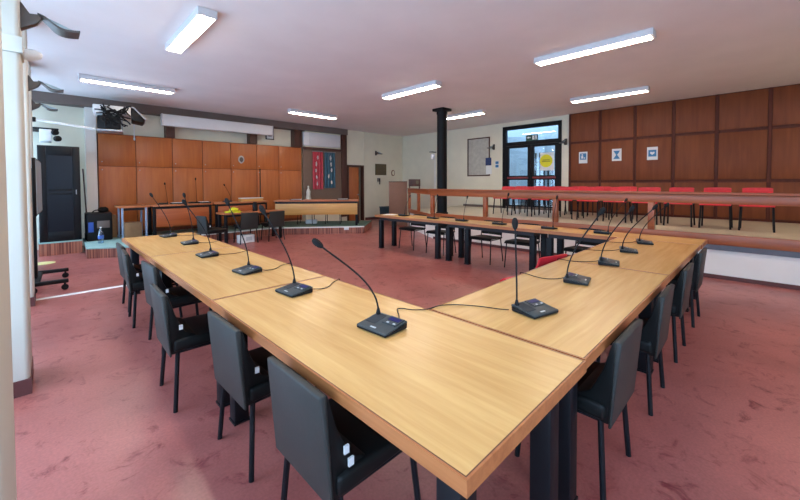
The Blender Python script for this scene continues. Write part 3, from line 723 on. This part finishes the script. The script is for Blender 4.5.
# ------------------------------------------------------------------ dais at the far left
DZ = 0.21
b = MB(); b.prism([(1.3, 9.85), (4.6, 9.85), (6.65, 8.25), (7.86, 9.32), (5.6, 11.18), (1.3, 11.18)], 'z', DZ-0.02, DZ)
ds = struct(b.build('dais_floor', M['carpet_green']))
b = MB(); b.prism([(1.31, 9.87), (4.59, 9.87), (6.65, 8.27), (7.84, 9.32), (5.6, 11.17), (1.31, 11.17)], 'z', 0.0, DZ-0.02)
struct(b.build('dais_base', M['striped']))
b = MB(); b.prism([(4.596, 9.845), (6.65, 8.243), (6.66, 8.252), (4.60, 9.858)], 'z', DZ-0.03, DZ+0.004); b.box(1.3, 4.6, 9.842, 9.852, DZ-0.03, DZ+0.004)
struct(b.build('dais_trim', M['cable_white']))
st = thing('platform_step', 'low step with a pale green top and striped wood front, left of the tables', 'step', (0.9, 10.0, 0))
b = MB(); b.prism([(-0.335, -0.6), (0.39, -1.03), (0.39, 1.17), (-0.28, 1.17)], 'z', 0.0, DZ-0.025); b.build('riser', M['striped'], st)
b = MB(); b.prism([(-0.345, -0.61), (0.40, -1.05), (0.398, 1.17), (-0.29, 1.17)], 'z', DZ-0.0245, DZ); b.build('tread', M['step_top'], st)
st = thing('platform_step', 'low brown platform under the black equipment rack', 'step', (0.23, 10.7, 0))
MB().box(-0.345, 0.32, -0.36, 0.5, 0.0, 0.25).build('riser', M['striped'], st)
MB().box(-0.35, 0.325, -0.365, 0.5, 0.2505, 0.275).build('tread', M['step_top'], st)

# equipment rack
rk = thing('equipment_rack', 'tall black equipment rack with a smoked glass door, at the far left', 'rack', (0.225, 10.75, 0.276))
MB().box(-0.325, 0.325, -0.36, 0.40, 0.0, 2.0, 0.01).build('cabinet', M['rack'], rk)
dr = MB().box(-0.315, -0.2, -0.385, -0.362, 0.03, 1.97, 0.004).box(0.2, 0.315, -0.385, -0.362, 0.03, 1.97, 0.004).box(-0.2, 0.2, -0.385, -0.362, 1.80, 1.97, 0.004).box(-0.2, 0.2, -0.385, -0.362, 0.03, 0.2, 0.004).build('door', M['rack'], rk)
MB().box(-0.199, 0.199, -0.380, -0.368, 0.2, 1.80).build('pane', M['rack_glass'], dr)
MB().box(0.245, 0.262, -0.40, -0.386, 0.98, 1.08, 0.004).build('handle', M['silver'], dr)
for z in (0.98, 1.06): MB().box(-0.19, 0.19, -0.389, -0.381, z, z+0.035, 0.003).build('device_front', M['plastic_black'], rk)

# white loudspeaker-like box with a black lens on a bracket above the rack
t = thing('wall_camera', 'white camera box with a black lens on a bracket above the equipment rack', 'camera', (0.1, 10.95, 2.55))
MB().box(-0.16, 0.03, -0.25, 0.1, -0.17, 0.09, 0.015).build('housing', M['white_plastic'], t)
MB().lathe([(0.06, 0), (0.06, 0.07), (0.05, 0.075)], (0.10, -0.24, -0.1), (0.5, -1, 0), 16).lathe([(0.06, 0), (0.055, 0.06)], (0.07, -0.23, 0.03), (0.5, -1, 0), 14).build('lens', M['plastic_black'], t)
MB().box(-0.3, 0.14, -0.2, 0.51, 0.095, 0.125, 0.006).build('bracket', M['black_metal'], t)

# projector with cables by the pilaster
t = thing('projector', 'white ceiling projector with a tangle of black cables, at upper left', 'projector', (1.22, 10.4, 2.98), A1(-8))
MB().box(-0.42, 0.24, -0.30, 0.36, 0.04, 0.22, 0.02, 3).build('body', M['white_plastic'], t)
MB().prism([(0.245, 0.215), (0.29, 0.20), (0.50, -0.04), (0.46, -0.10), (0.245, -0.06)], 'y', -0.30, 0.36, 0.012).build('lens_hood', M['plastic_black'], t)
MB().prism([(0.25, 0.222), (0.295, 0.208), (0.505, -0.032), (0.52, -0.025), (0.305, 0.222), (0.26, 0.236)], 'y', -0.31, 0.37, 0.004).build('side_cover', M['lamp_housing'], t)
MB().box(-0.36, 0.09, -0.28, 0.3, -0.34, -0.30, 0.006).build('shelf', M['silver'], t)
b = MB()
rnd = random.Random(3)
for k in range(20):
    p = [(rnd.uniform(-0.40, 0.26), -0.33+rnd.uniform(-0.06, 0.02), rnd.uniform(-0.29, 0.24)) for _ in range(4)]
    b.tube(bez(*p, 10), 0.014, 6)
b.build('cables', M['plastic_black'], t)
MB().box(-0.35, 0.05, -0.24, 0.2, -0.29, 0.0, 0.02).build('control_box', M['rack'], t)
for x in (-0.34, 0.07): MB().box(x-0.012, x+0.012, 0.2, 0.22, -0.30, 0.03).build('strut', M['silver'], t)
MB().box(-0.05, 0.05, 0.36, 1.0, 0.08, 0.16, 0.006).build('wall_arm', M['silver'], t)
t = thing('cable_trunking', 'white horizontal conduit running from the window pillar to the projector', 'conduit', (0.4, 10.35, 2.69))
MB().tube([(-0.53, -0.04, 0.085), (0.40, -0.04, -0.01)], 0.026, 8).build('pipe', M['cable_white'], t)
MB().box(-0.60, -0.50, -0.08, 0.0, 0.04, 0.13, 0.01).build('junction_box', M['plastic_black'], t)
t = thing('pull_cord', 'short white pull cord hanging above the cupboards right of the projector', 'cord', (1.62, 11.1, 2.74))
MB().tube([(0, 0, -0.12), (0, 0, 0.54)], 0.012, 6).build('cord', M['white_plastic'], t)
MB().lathe([(0.012, 0), (0.024, 0.03), (0.012, 0.07)], (0, 0, -0.18), seg=10).build('toggle', M['white_plastic'], t)

# TV on a wheeled stand
t = thing('tv_stand', 'television on a black wheeled floor stand seen edge-on beside the left pillar', 'television', (-0.095, 7.25, 0), A1(-2))
MB().box(0.0, 0.035, -0.62, 0.62, 1.06, 1.82, 0.006).build('housing', M['plastic_black'], t)
MB().box(0.0355, 0.04, -0.605, 0.605, 1.08, 1.80).build('screen', M['tv_screen'], t)
MB().box(-0.06, -0.002, -0.05, 0.05, 0.12, 1.7, 0.006).build('column', M['black_metal'], t)
MB().box(-0.09, -0.062, -0.2, 0.2, 1.2, 1.6, 0.006).build('mount_plate', M['rack'], t)
for y in (-0.38, 0.5):
    f = MB().box(-0.06, 0.32, y-0.035, y+0.035, 0.1, 0.15, 0.01).build('foot', M['black_metal'], t)
    for x in (-0.03, 0.28): MB().lathe([(0.035, -0.02), (0.04, -0.012), (0.04, 0.012), (0.035, 0.02)], (x, y, 0.04), (0, 1, 0), 14).box(x-0.012, x+0.012, y-0.012, y+0.012, 0.06, 0.1).build('caster', M['plastic_black'], f)
MB().box(-0.09, 0.03, -0.345, 0.465, 0.105, 0.145, 0.01).build('crossbar', M['black_metal'], t)
t = thing('floor_cable_cover', 'straight white cable cover strip crossing the floor at left', 'cable cover', (0.33, 6.5, 0))
MB().prism([(-0.03, 0.0), (0.03, 0.0), (0.018, 0.012), (-0.018, 0.012)], 'x', -0.44, 0.75).build('strip', M['cable_white'], t)
MB().box(-0.47, -0.441, -0.06, 0.06, 0.0, 0.11, 0.005).build('floor_box', M['plastic_black'], t)
t = MB().lathe([(0.17, 0), (0.17, 0.004)], (-0.05, 9.42, 0.0), seg=28).build('floor_light_patch', M['yellow_ink'])  # thin disc painted pale yellow for a light reflection on the floor
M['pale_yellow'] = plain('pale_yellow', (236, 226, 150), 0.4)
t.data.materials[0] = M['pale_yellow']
tag(t, 'pale yellow round light reflection painted on the floor before the equipment rack', 'sticker')

# black case, cardboard boxes, broom, bottle by the step
t = thing('equipment_case', 'black equipment case with a blue wrapper on the step, right of the rack', 'case', (0.83, 10.62, DZ))
MB().box(-0.2, 0.25, -0.2, 0.3, 0.0, 0.62, 0.025, 3).build('body', M['plastic_black'], t)
MB().box(-0.02, 0.2, -0.206, -0.199, 0.28, 0.44, 0.003).build('front_plate', M['beam'], t)
MB().tube(bez((-0.08, 0, 0.61), (-0.08, 0, 0.7), (0.12, 0, 0.7), (0.12, 0, 0.61), 8), 0.014, 6).build('handle', M['plastic_black'], t)
MB().box(-0.17, -0.08, -0.215, -0.199, 0.2, 0.42, 0.004).build('wrapper', M['blue_bag'], t)
t = thing('cable_bag', 'small black bag lying on top of the black equipment case', 'bag', (0.955, 10.8, DZ+0.621))
MB().lathe([(0.08, 0), (0.10, 0.03), (0.09, 0.08), (0.05, 0.11)], (0.0, 0, 0), seg=14).build('body', M['vinyl_dark'], t)
t = thing('cardboard_box', 'stained brown cardboard box under the left dais table', 'box', (1.47, 10.55, DZ))
MB().box(-0.17, 0.15, -0.18, 0.12, 0.0, 0.36, 0.004).build('carton', M['cardboard'], t)
MB().box(-0.03, 0.03, -0.183, 0.123, 0.357, 0.363).build('tape', M['brown_board'], t)
t = thing('cardboard_box', 'smaller cardboard box right of the black case, on the step', 'box', (1.15, 10.95, DZ))
MB().box(-0.06, 0.05, -0.15, 0.15, 0.0, 0.52, 0.004).build('carton', M['cardboard'], t)
MB().box(-0.02, 0.02, -0.153, 0.153, 0.517, 0.523).build('tape', M['brown_board'], t)
t = thing('broom_handle', 'thin brown broom leaning on the pale wall beside the rack', 'broom', (0.66, 11.08, DZ))
MB().tube([(0.03, -0.1, 0.14), (-0.02, 0.115, 1.62)], 0.014, 8).build('stick', M['dark_post'], t)
MB().box(-0.03, 0.09, -0.14, -0.06, 0.0, 0.14, 0.01).build('brush', M['brown_board'], t)
t = thing('water_bottle', 'clear plastic water bottle with a blue label standing on the pale step', 'bottle', (0.83, 9.95, DZ))
MB().lathe([(0.045, 0), (0.05, 0.02), (0.05, 0.2), (0.042, 0.24), (0.018, 0.3), (0.016, 0.325)], seg=16).build('body', M['bottle'], t)
MB().lathe([(0.018, 0.326), (0.018, 0.348)], seg=12).build('cap', M['white_plastic'], t)
MB().lathe([(0.0515, 0.1), (0.0515, 0.17)], seg=16).build('label_band', M['bottle_label'], t)

# dais tables
def dais_table(label, x0_, x1_, yf, depth, panel, legm, top='orange_top', loc=None, rz=0.0, zt=0.76, pz0=0.24, lw=0.035, pin=0.1):
    t = thing('dais_table', label, 'table', loc or ((x0_+x1_)/2, yf+depth/2, DZ), rz, 'tables on the dais')
    W2 = (x1_-x0_)/2-0.005; D2 = depth/2
    MB().box(-W2, W2, -D2, D2, zt-0.04, zt, 0.004).build('tabletop', M[top], t)
    for sx in (-1, 1):
        for sy in (-1, 1):
            x = sx*(W2-0.07); y = sy*(D2-0.06)
            MB().box(x-lw, x+lw, y-0.03, y+0.03, 0.0, zt-0.041, 0.004).build('leg', legm, t)
    if panel: MB().box(-W2+pin, W2-pin, -D2+0.005, -D2+0.028, pz0, zt-0.1, 0.003).build('modesty_panel', panel, t)
    b = MB(); b.box(-W2+0.1, W2-0.1, -D2+0.09, -D2+0.12, zt-0.1, zt-0.041).box(-W2+0.1, W2-0.1, D2-0.12, D2-0.09, zt-0.1, zt-0.041)
    b.build('apron', M['apron'], t)
    return t
dais_table('short open dais table with pale blue legs at the left end of the dais', 1.15, 1.74, 10.05, 0.7, None, M['pale_blue_metal'], lw=0.018)
dais_table('dais table with a reddish front panel, second from the left', 1.76, 3.12, 10.1, 0.65, M['cherry_panel'], M['black_leg'])
dais_table('dais table with a reddish front panel behind the small table with yellow papers', 3.14, 4.62, 10.1, 0.65, M['cherry_panel'], M['black_leg'], pz0=0.36)
dais_table('angled dais table with a light oak front panel at the right end', 0, 2.5, 0, 0.65, M['light_panel'], M['black_leg'], 'orange_top', (5.93, 9.57, DZ), A1(-41), 0.76, 0.33, pin=0.04)
# small table on the floor before the dais
t = dais_table('small table standing on the floor before the dais, yellow papers on it', 0, 1.55, 0, 0.55, None, M['black_leg'], 'orange_top', (3.82, 9.42, 0), 0.0, 0.75)
t = thing('yellow_papers', 'heap of bright yellow papers on the small table before the dais', 'papers', (3.32, 9.3, 0.7505))
for k in range(4):
    a_ = 0.35*k; b = MB(); b.box(-0.17, 0.17, -0.1, 0.1, 0.011*k, 0.011*k+0.010, 0.002); b.xf(Matrix.Rotation(a_-0.4, 4, 'Z')); b.build('sheet', M['yellow'], t)
b = MB(); b.prism([(-0.09, 0.0), (0.07, 0.0), (0.1, 0.05), (0.0, 0.09), (-0.06, 0.06)], 'y', -0.08, 0.08, 0.01); b.xf(Matrix.Translation((0.02, 0, 0.045))); b.build('crumpled_sheet', M['yellow'], t)
t = thing('thermos_flask', 'black flask standing on the small table between two chairs', 'flask', (3.92, 9.4, 0.7505))
MB().lathe([(0.06, 0), (0.065, 0.02), (0.065, 0.17), (0.045, 0.2)], seg=16).build('body', M['plastic_black'], t)
MB().lathe([(0.045, 0.201), (0.045, 0.235)], seg=14).build('cap', M['plastic_black'], t)
t = thing('paper_box', 'white box with grey print on the floor under the left dark chair', 'box', (3.56, 9.12, 0))
MB().box(-0.18, 0.18, -0.1, 0.12, 0.0, 0.19, 0.004).build('carton', M['paper'], t)
MB().box(-0.03, 0.12, -0.104, -0.1, 0.05, 0.15).build('print', M['mic_mark'], t)

# dais microphones and papers
Z2 = DZ+0.7605
G4 = 'microphones on the dais tables'
for x, y, hd, lab in [(2.05, 10.35, (2.06, 10.16, 1.48), 'leftmost gooseneck microphone on the dais tables'),
                      (2.70, 10.35, (2.74, 10.2, 1.60), 'second gooseneck microphone from the left on the dais tables'),
                      (3.55, 10.35, (3.45, 10.25, 1.44), 'right gooseneck microphone on the dais, behind the small table')]:
    make_mic(lab, x, y, A1(-90), hd, None, Z2, G4)
for x, y, wd, m, lab in [(2.36, 10.28, 0.16, 'plastic_black', 'black folder lying on the dais table with the leftmost microphone'), (2.96, 10.28, 0.13, 'plastic_black', 'black folder at the right end of the second dais table')]:
    t = thing('document_folder', lab, 'folder', (x, y, Z2)); MB().box(-wd, wd, -0.11, 0.11, 0, 0.03, 0.004).build('cover', M[m], t); MB().box(-wd+0.01, wd-0.04, -0.10, 0.09, 0.0305, 0.036).build('sheets', M['paper'], t)
t = thing('document_box', 'cream document box on the dais table above the right dark chair', 'box', (4.18, 10.3, Z2)); MB().box(-0.3, 0.3, -0.12, 0.12, 0, 0.08, 0.004).build('carton', M['light_panel'], t); MB().box(-0.31, 0.31, -0.13, 0.13, 0.0805, 0.1, 0.003).build('lid', M['paper'], t)
for q, lab in [((5.35, 9.85), 'dark folder on the left part of the angled dais table'), ((6.42, 8.98), 'dark folder on the right part of the angled dais table')]:
    t = thing('document_folder', lab, 'folder', (q[0], q[1], Z2), A1(-41)); MB().box(-0.17, 0.17, -0.11, 0.11, 0, 0.02, 0.004).build('cover', M['vinyl_dark'], t); MB().box(-0.14, 0.15, -0.1, 0.1, 0.0205, 0.028).build('sheets', M['paper'], t)
for p, r_, lab in [((5.82, 10.1, DZ), -131, 'black chair behind the left half of the angled dais table'), ((6.45, 9.52, DZ), -131, 'black chair behind the right half of the angled dais table')]:
    dup(fc, p, A1(r_), lab, 'black chairs behind the dais table')
t = thing('paper_bag', 'white paper packet on the dais floor under the angled table', 'bag', (5.95, 10.0, DZ), A1(-41))
MB().box(-0.17, 0.17, -0.1, 0.1, 0, 0.12, 0.02).build('packet', M['paper'], t)
t = thing('step_sign', 'small white label plate on the front edge of the dais', 'sign', (6.24, 8.56, 0.11), A1(-38.2))
MB().box(-0.07, 0.07, -0.009, 0.004, 0.0, 0.085, 0.002).build('plate', M['paper'], t)

# ------------------------------------------------------------------ cupboards along the back wall
cx_ = [0.92, 1.66, 2.46, 3.20, 3.97, 4.75, 5.48, 6.31]
nm = ['leftmost orange wood cupboard of the back wall, right of the pale pilaster', 'second orange cupboard from the left on the back wall', 'third orange cupboard from the left on the back wall', 'fourth orange cupboard from the left on the back wall',
      'orange cupboard bearing a small grey crest on the back wall', 'sixth orange cupboard from the left, with a black pole before it', 'rightmost orange cupboard of the back wall, left of the banner board']
for i in range(7):
    a0, a1 = cx_[i], cx_[i+1]
    t = thing('wall_cupboard', nm[i], 'cupboard', ((a0+a1)/2, 11.45, 0), 0, 'built-in cupboards along the back wall')
    hw = (a1-a0)/2
    MB().box(-hw+0.002, hw-0.002, -0.215, -0.002, DZ+0.005, 2.70).build('carcass', M['cup_frame'], t)
    for z0, z1 in ((0.3, 1.90), (1.914, 2.68)):
        dr = MB().box(-hw+0.008, hw-0.008, -0.24, -0.2155, z0, z1, 0.004).build('door', M['cupboard'], t)
        MB().lathe([(0.008, 0), (0.014, 0.01), (0.008, 0.018)], (-hw+0.07, -0.2405, z1-0.08 if z0 < 1 else z0+0.1), (0, -1, 0), 10).build('knob', M['silver'], dr)
t = thing('crest_plate', 'small grey oval crest on an upper cupboard door', 'crest', (4.27, 11.2095, 2.2))
MB().prism([(0.09*math.cos(k*PI/8)*(1-0.25*(math.sin(k*PI/8) < -0.4)), 0.12*math.sin(k*PI/8)) for k in range(16)], 'y', -0.02, 0.0).build('shield', M['silver'], t)
MB().prism([(0.055*math.cos(k*PI/6), 0.075*math.sin(k*PI/6)) for k in range(12)], 'y', -0.026, -0.0205).build('emblem', M['sconce'], t)
t = thing('floor_pole', 'thin black flag pole standing before the cupboards', 'pole', (4.75, 10.98, DZ))
MB().tube([(0, 0, 0.02), (0, 0, 1.72)], 0.017, 8).build('shaft', M['black_metal'], t)
MB().lathe([(0.12, 0), (0.12, 0.015), (0.03, 0.03)], seg=16).build('foot', M['black_metal'], t)
for x0_, x1_, lab in ((2.33, 2.53, 'dark'), (4.55, 4.77, 'dark'), (6.04, 6.31, 'dark')):
    struct(MB().box(x0_, x1_, 11.2, 11.455, 2.71, 3.285).build('wall_post', M['dark_post']))
# roll-up screen housing
t = thing('projection_screen', 'long white rolled-up projection screen case above the cupboards', 'screen', (3.68, 11.04, 2.985))
MB().box(-1.47, 1.47, -0.10, 0.05, 0.0, 0.30, 0.02, 3).build('case', M['white_plastic'], t)
for x in (-1.485, 1.485): MB().box(x-0.014, x+0.014, -0.105, 0.055, -0.005, 0.305, 0.005).build('end_cap', M['lamp_housing'], t)
for x in (-1.0, 0.6): MB().box(x-0.03, x+0.03, 0.052, 0.415, 0.12, 0.18).build('wall_bracket', M['lamp_housing'], t)
t = thing('framed_photo', 'small dark framed photograph at the right end of the screen case', 'picture', (5.29, 11.455, 3.1))
MB().box(-0.14, 0.14, -0.03, 0, -0.19, 0.19, 0.004).build('frame', M['frame_black'], t)
MB().box(-0.11, 0.11, -0.034, -0.0305, -0.16, 0.16).build('mount', M['paper'], t)
MB().box(-0.06, 0.06, -0.037, -0.0345, -0.09, 0.1).build('photograph', M['paper_navy'], t)
# banner board
t = thing('display_board', 'tall taupe display board in a dark wooden frame behind the banners', 'board', (7.2, YA, DZ))
MB().box(-0.86, 0.72, -0.04, -0.002, 0.62, 2.44).build('felt', M['board_dark'], t)
MB().box(0.72, 0.95, -0.09, -0.002, 0.0, 3.07, 0.005).build('frame_post', M['dark_post'], t)
MB().box(-0.86, 0.72, -0.26, -0.002, 0.53, 0.62, 0.005).build('ledge', M['dark_post'], t)
MB().box(-0.86, 0.72, -0.09, -0.002, 2.44, 2.52, 0.005).build('top_bar', M['dark_post'], t)
t = thing('air_conditioner', 'pale wall-mounted cabinet above the banner board', 'wall unit', (7.18, YA-0.002, 2.78))
MB().box(-0.84, 0.69, -0.07, 0, 0.0, 0.46, 0.01).build('casing', M['lamp_housing'], t)
MB().box(-0.82, -0.62, -0.076, -0.0705, 0.02, 0.44).build('end_panel', M['white_plastic'], t)
def banner(lab, x, w_, m, z0, z1):
    t = thing('hanging_banner', lab, 'banner', (x, YA-0.10, 0), 0, 'banners on the display board')
    b = MB(); n, k = 24, 14; F = []; K = []
    for j in range(k+1):
        z = z1-(z1-z0)*j/k; F.append([]); K.append([])
        for i in range(n+1):
            u = i/n-0.5; y = 0.022*math.sin(u*22+0.5*math.sin(j*0.7))*(0.4+0.6*j/k)
            F[j].append(b.bm.verts.new((u*w_, y, z))); K[j].append(b.bm.verts.new((u*w_, y+0.006, z)))
    for j in range(k):
        for i in range(n):
            b.bm.faces.new([F[j][i], F[j+1][i], F[j+1][i+1], F[j][i+1]]); b.bm.faces.new([K[j][i+1], K[j+1][i+1], K[j+1][i], K[j][i]])
    for i in range(n): b.bm.faces.new([F[0][i+1], F[0][i], K[0][i], K[0][i+1]]); b.bm.faces.new([F[k][i], F[k][i+1], K[k][i+1], K[k][i]])
    for j in range(k): b.bm.faces.new([F[j][0], F[j+1][0], K[j+1][0], K[j][0]]); b.bm.faces.new([F[j+1][n], F[j][n], K[j][n], K[j+1][n]])
    b.build('cloth', m, t)
    MB().tube([(-w_/2-0.03, 0.003, z1+0.01), (w_/2+0.03, 0.003, z1+0.01)], 0.012, 8).build('rod', M['silver'], t)
    rr = random.Random(len(lab))
    for _ in range(5):
        x_ = rr.uniform(-0.25, 0.25)*w_; z_ = z0+0.2+(z1-z0-0.4)*_/4; s_ = rr.uniform(0.03, 0.05)
        b = MB(); b.prism([(x_+s_*rr.uniform(0.5, 1.1)*math.cos(q*PI/5), z_+2.2*s_*rr.uniform(0.5, 1.1)*math.sin(q*PI/5)) for q in range(10)], 'y', -0.032, -0.029)
        b.build('motif', M['cloth_white'], t)
banner('red satin banner hanging on the display board', 6.88, 0.40, M['red_cloth'], 1.26, 2.58)
banner('teal satin banner hanging on the display board, right of the red one', 7.38, 0.44, M['teal_cloth'], 1.30, 2.58)
t = thing('plaster_figure', 'white plaster figure on the ledge left of the red banner', 'figure', (6.46, YA-0.15, DZ+0.621))
MB().lathe([(0.09, 0.0), (0.095, 0.1), (0.07, 0.25), (0.075, 0.36), (0.04, 0.44), (0.018, 0.47)], seg=14).build('robe', M['plaster'], t)
MB().lathe([(0.012, 0.0), (0.03, 0.03), (0.032, 0.06), (0.02, 0.09)], (0, 0, 0.465), seg=12).build('head', M['plaster'], t)
MB().box(-0.1, 0.1, -0.045, 0.05, 0.0, 0.03, 0.003).build('plinth', M['plaster'], t)
# orange door in the back wall
d = struct(MB().box(8.20, 8.27, YA-0.05, YA+0.1, 0, 2.17).box(8.93, 9.0, YA-0.05, YA+0.1, 0, 2.17).box(8.27, 8.93, YA-0.05, YA+0.1, 2.10, 2.17).build('door_2', M['dark_post']), 'orange wood door in the back wall, right of the banners')
MB().box(8.28, 8.78, YA+0.0, YA+0.04, 0.01, 2.09, 0.003).build('door_leaf', M['cupboard'], d)
MB().box(8.73, 8.76, YA-0.05, YA-0.001, 1.0, 1.05).tube([(8.745, YA-0.05, 1.025), (8.64, YA-0.055, 1.02)], 0.01, 6).build('handle', M['silver'], d)
struct(MB().box(8.26, 8.94, 11.55, 11.69, 0, 2.1).build('door_recess', M['rack']))
# things on the far back wall
t = thing('bronze_plaque', 'square bronze plaque on the back wall below a wall lamp', 'plaque', (9.92, YA, 2.03))
MB().box(-0.3, 0.3, -0.025, -0.001, -0.23, 0.23, 0.005).build('plate', M['plaque'], t)
b = MB()
for k in range(6): b.box(-0.22, 0.22, -0.028, -0.0255, 0.14-0.06*k, 0.155-0.06*k)
b.build('relief_lines', M['beam'], t)
t = thing('oval_medallion', 'small oval medallion right of the bronze plaque', 'medallion', (10.62, YA, 1.9))
MB().prism([(0.1*math.cos(k*PI/10), 0.13*math.sin(k*PI/10)) for k in range(20)], 'y', -0.02, -0.001).build('rim', M['brown_board'], t)
MB().prism([(0.065*math.cos(k*PI/10), 0.09*math.sin(k*PI/10)) for k in range(20)], 'y', -0.026, -0.0205).build('centre', M['cream'], t)
t = thing('door_phone', 'small dark intercom below the bronze plaque', 'intercom', (9.8, YA, 1.55))
MB().box(-0.07, 0.07, -0.04, -0.001, -0.02, 0.13, 0.008).build('housing', M['beam'], t)
MB().tube([(0.02, -0.05, 0.1), (0.02, -0.06, 0.0), (0.02, -0.045, -0.13)], 0.02, 8).build('handset', M['black_metal'], t)
t = thing('waste_bin', 'dark teal bin on the floor by the leaning brown board', 'bin', (9.7, 10.6, 0))
MB().prism([(-0.2, 0), (0.2, 0), (0.24, 0.5), (-0.24, 0.5)], 'y', -0.17, 0.17, 0.02).build('tub', M['bin'], t)
MB().box(-0.25, 0.25, -0.18, 0.18, 0.5005, 0.54, 0.01).build('rim', M['bin'], t)
t = thing('leaning_panel', 'tall brown wooden panel standing at the left end of the stage', 'panel', (8.64, 8.86, 0), A1(-46))
MB().box(-0.31, 0.31, -0.03, 0.03, 0.0, 1.5, 0.008).build('board', M['brown_board'], t)
MB().box(-0.312, 0.312, -0.034, 0.034, 1.5, 1.53).build('edge_strip', M['dark_post'], t)
t = thing('wooden_box', 'brown wooden box on a tall stand at the left end of the stage', 'box', (9.05, 8.47, 0), A1(-46))
MB().box(-0.2, 0.2, -0.15, 0.15, 1.36, 1.6, 0.006).build('case', M['dark_post'], t)
MB().box(0.05, 0.14, -0.155, -0.1505, 1.43, 1.55).build('label_plate', M['plaque'], t)
for sx in (-1, 1):
    for sy in (-1, 1): MB().box(sx*0.17-0.02, sx*0.17+0.02, sy*0.12-0.02, sy*0.12+0.02, 0, 1.3595).build('leg', M['dark_post'], t)
t = thing('paper_sheet', 'white sheet of paper at the left end of the far table row', 'paper', (5.62, 6.02, 0.7505), A1(20))
MB().box(-0.1, 0.1, -0.14, 0.14, 0, 0.004).build('sheet', M['paper'], t)

# ------------------------------------------------------------------ daylight and world
w = bpy.data.worlds.new('sky'); scene.world = w; w.use_nodes = True
nt = w.node_tree; bg = nt.nodes['Background']
bg.inputs['Color'].default_value = (0.54, 0.73, 1.0, 1); bg.inputs['Strength'].default_value = 5.2
def portal(loc, rot, sx, sy):
    l = bpy.data.lights.new('window_portal', 'AREA'); l.shape = 'RECTANGLE'; l.size = sx; l.size_y = sy
    l.cycles.is_portal = True
    o = bpy.data.objects.new('window_portal', l); COL.objects.link(o); o.location = loc; o.rotation_euler = rot
for y0, y1 in ((-2.9, -1.4), (-0.8, 1.0), (1.6, 3.6), (4.1, 6.15), (6.7, 8.4), (9.1, 11.2)):
    portal((-0.88, (y0+y1)/2, 1.65), (0, -PI/2, 0), 3.0, y1-y0)
for a_, c_ in FW: portal(((a_+c_)/2, -3.38, 2.0), (PI/2, 0, 0), c_-a_, 2.15)
portal((XB+0.2, 5.345, 2.0), (0, PI/2, 0), 2.8, 1.9)

# ------------------------------------------------------------------ camera
cam = bpy.data.cameras.new('camera'); co = bpy.data.objects.new('camera', cam); COL.objects.link(co)
f, cy, pit, rol, yaw, hc = 360.18, 192.49, 0.02678, -0.00354, 0.79248, 1.47737
F = V((math.cos(yaw), math.sin(yaw), 0)); R = V((math.sin(yaw), -math.cos(yaw), 0)); U = V((0, 0, 1))
F2 = F*math.cos(pit)-U*math.sin(pit); U2 = U*math.cos(pit)+F*math.sin(pit)
R3 = R*math.cos(rol)+U2*math.sin(rol); U3 = U2*math.cos(rol)-R*math.sin(rol)
mw = Matrix((( R3.x, U3.x, -F2.x, 0), (R3.y, U3.y, -F2.y, 0), (R3.z, U3.z, -F2.z, hc), (0, 0, 0, 1)))
co.matrix_world = mw
cam.sensor_width = 36.0; cam.lens = f/800*36.0; cam.shift_y = -(250-cy)/800.0
cam.clip_start = 0.02; cam.clip_end = 100
scene.camera = co
vs = scene.view_settings
vs.view_transform = 'Standard'; vs.look = 'None'; vs.gamma = 1.0; vs.use_curve_mapping = False
vs.exposure = 0.74
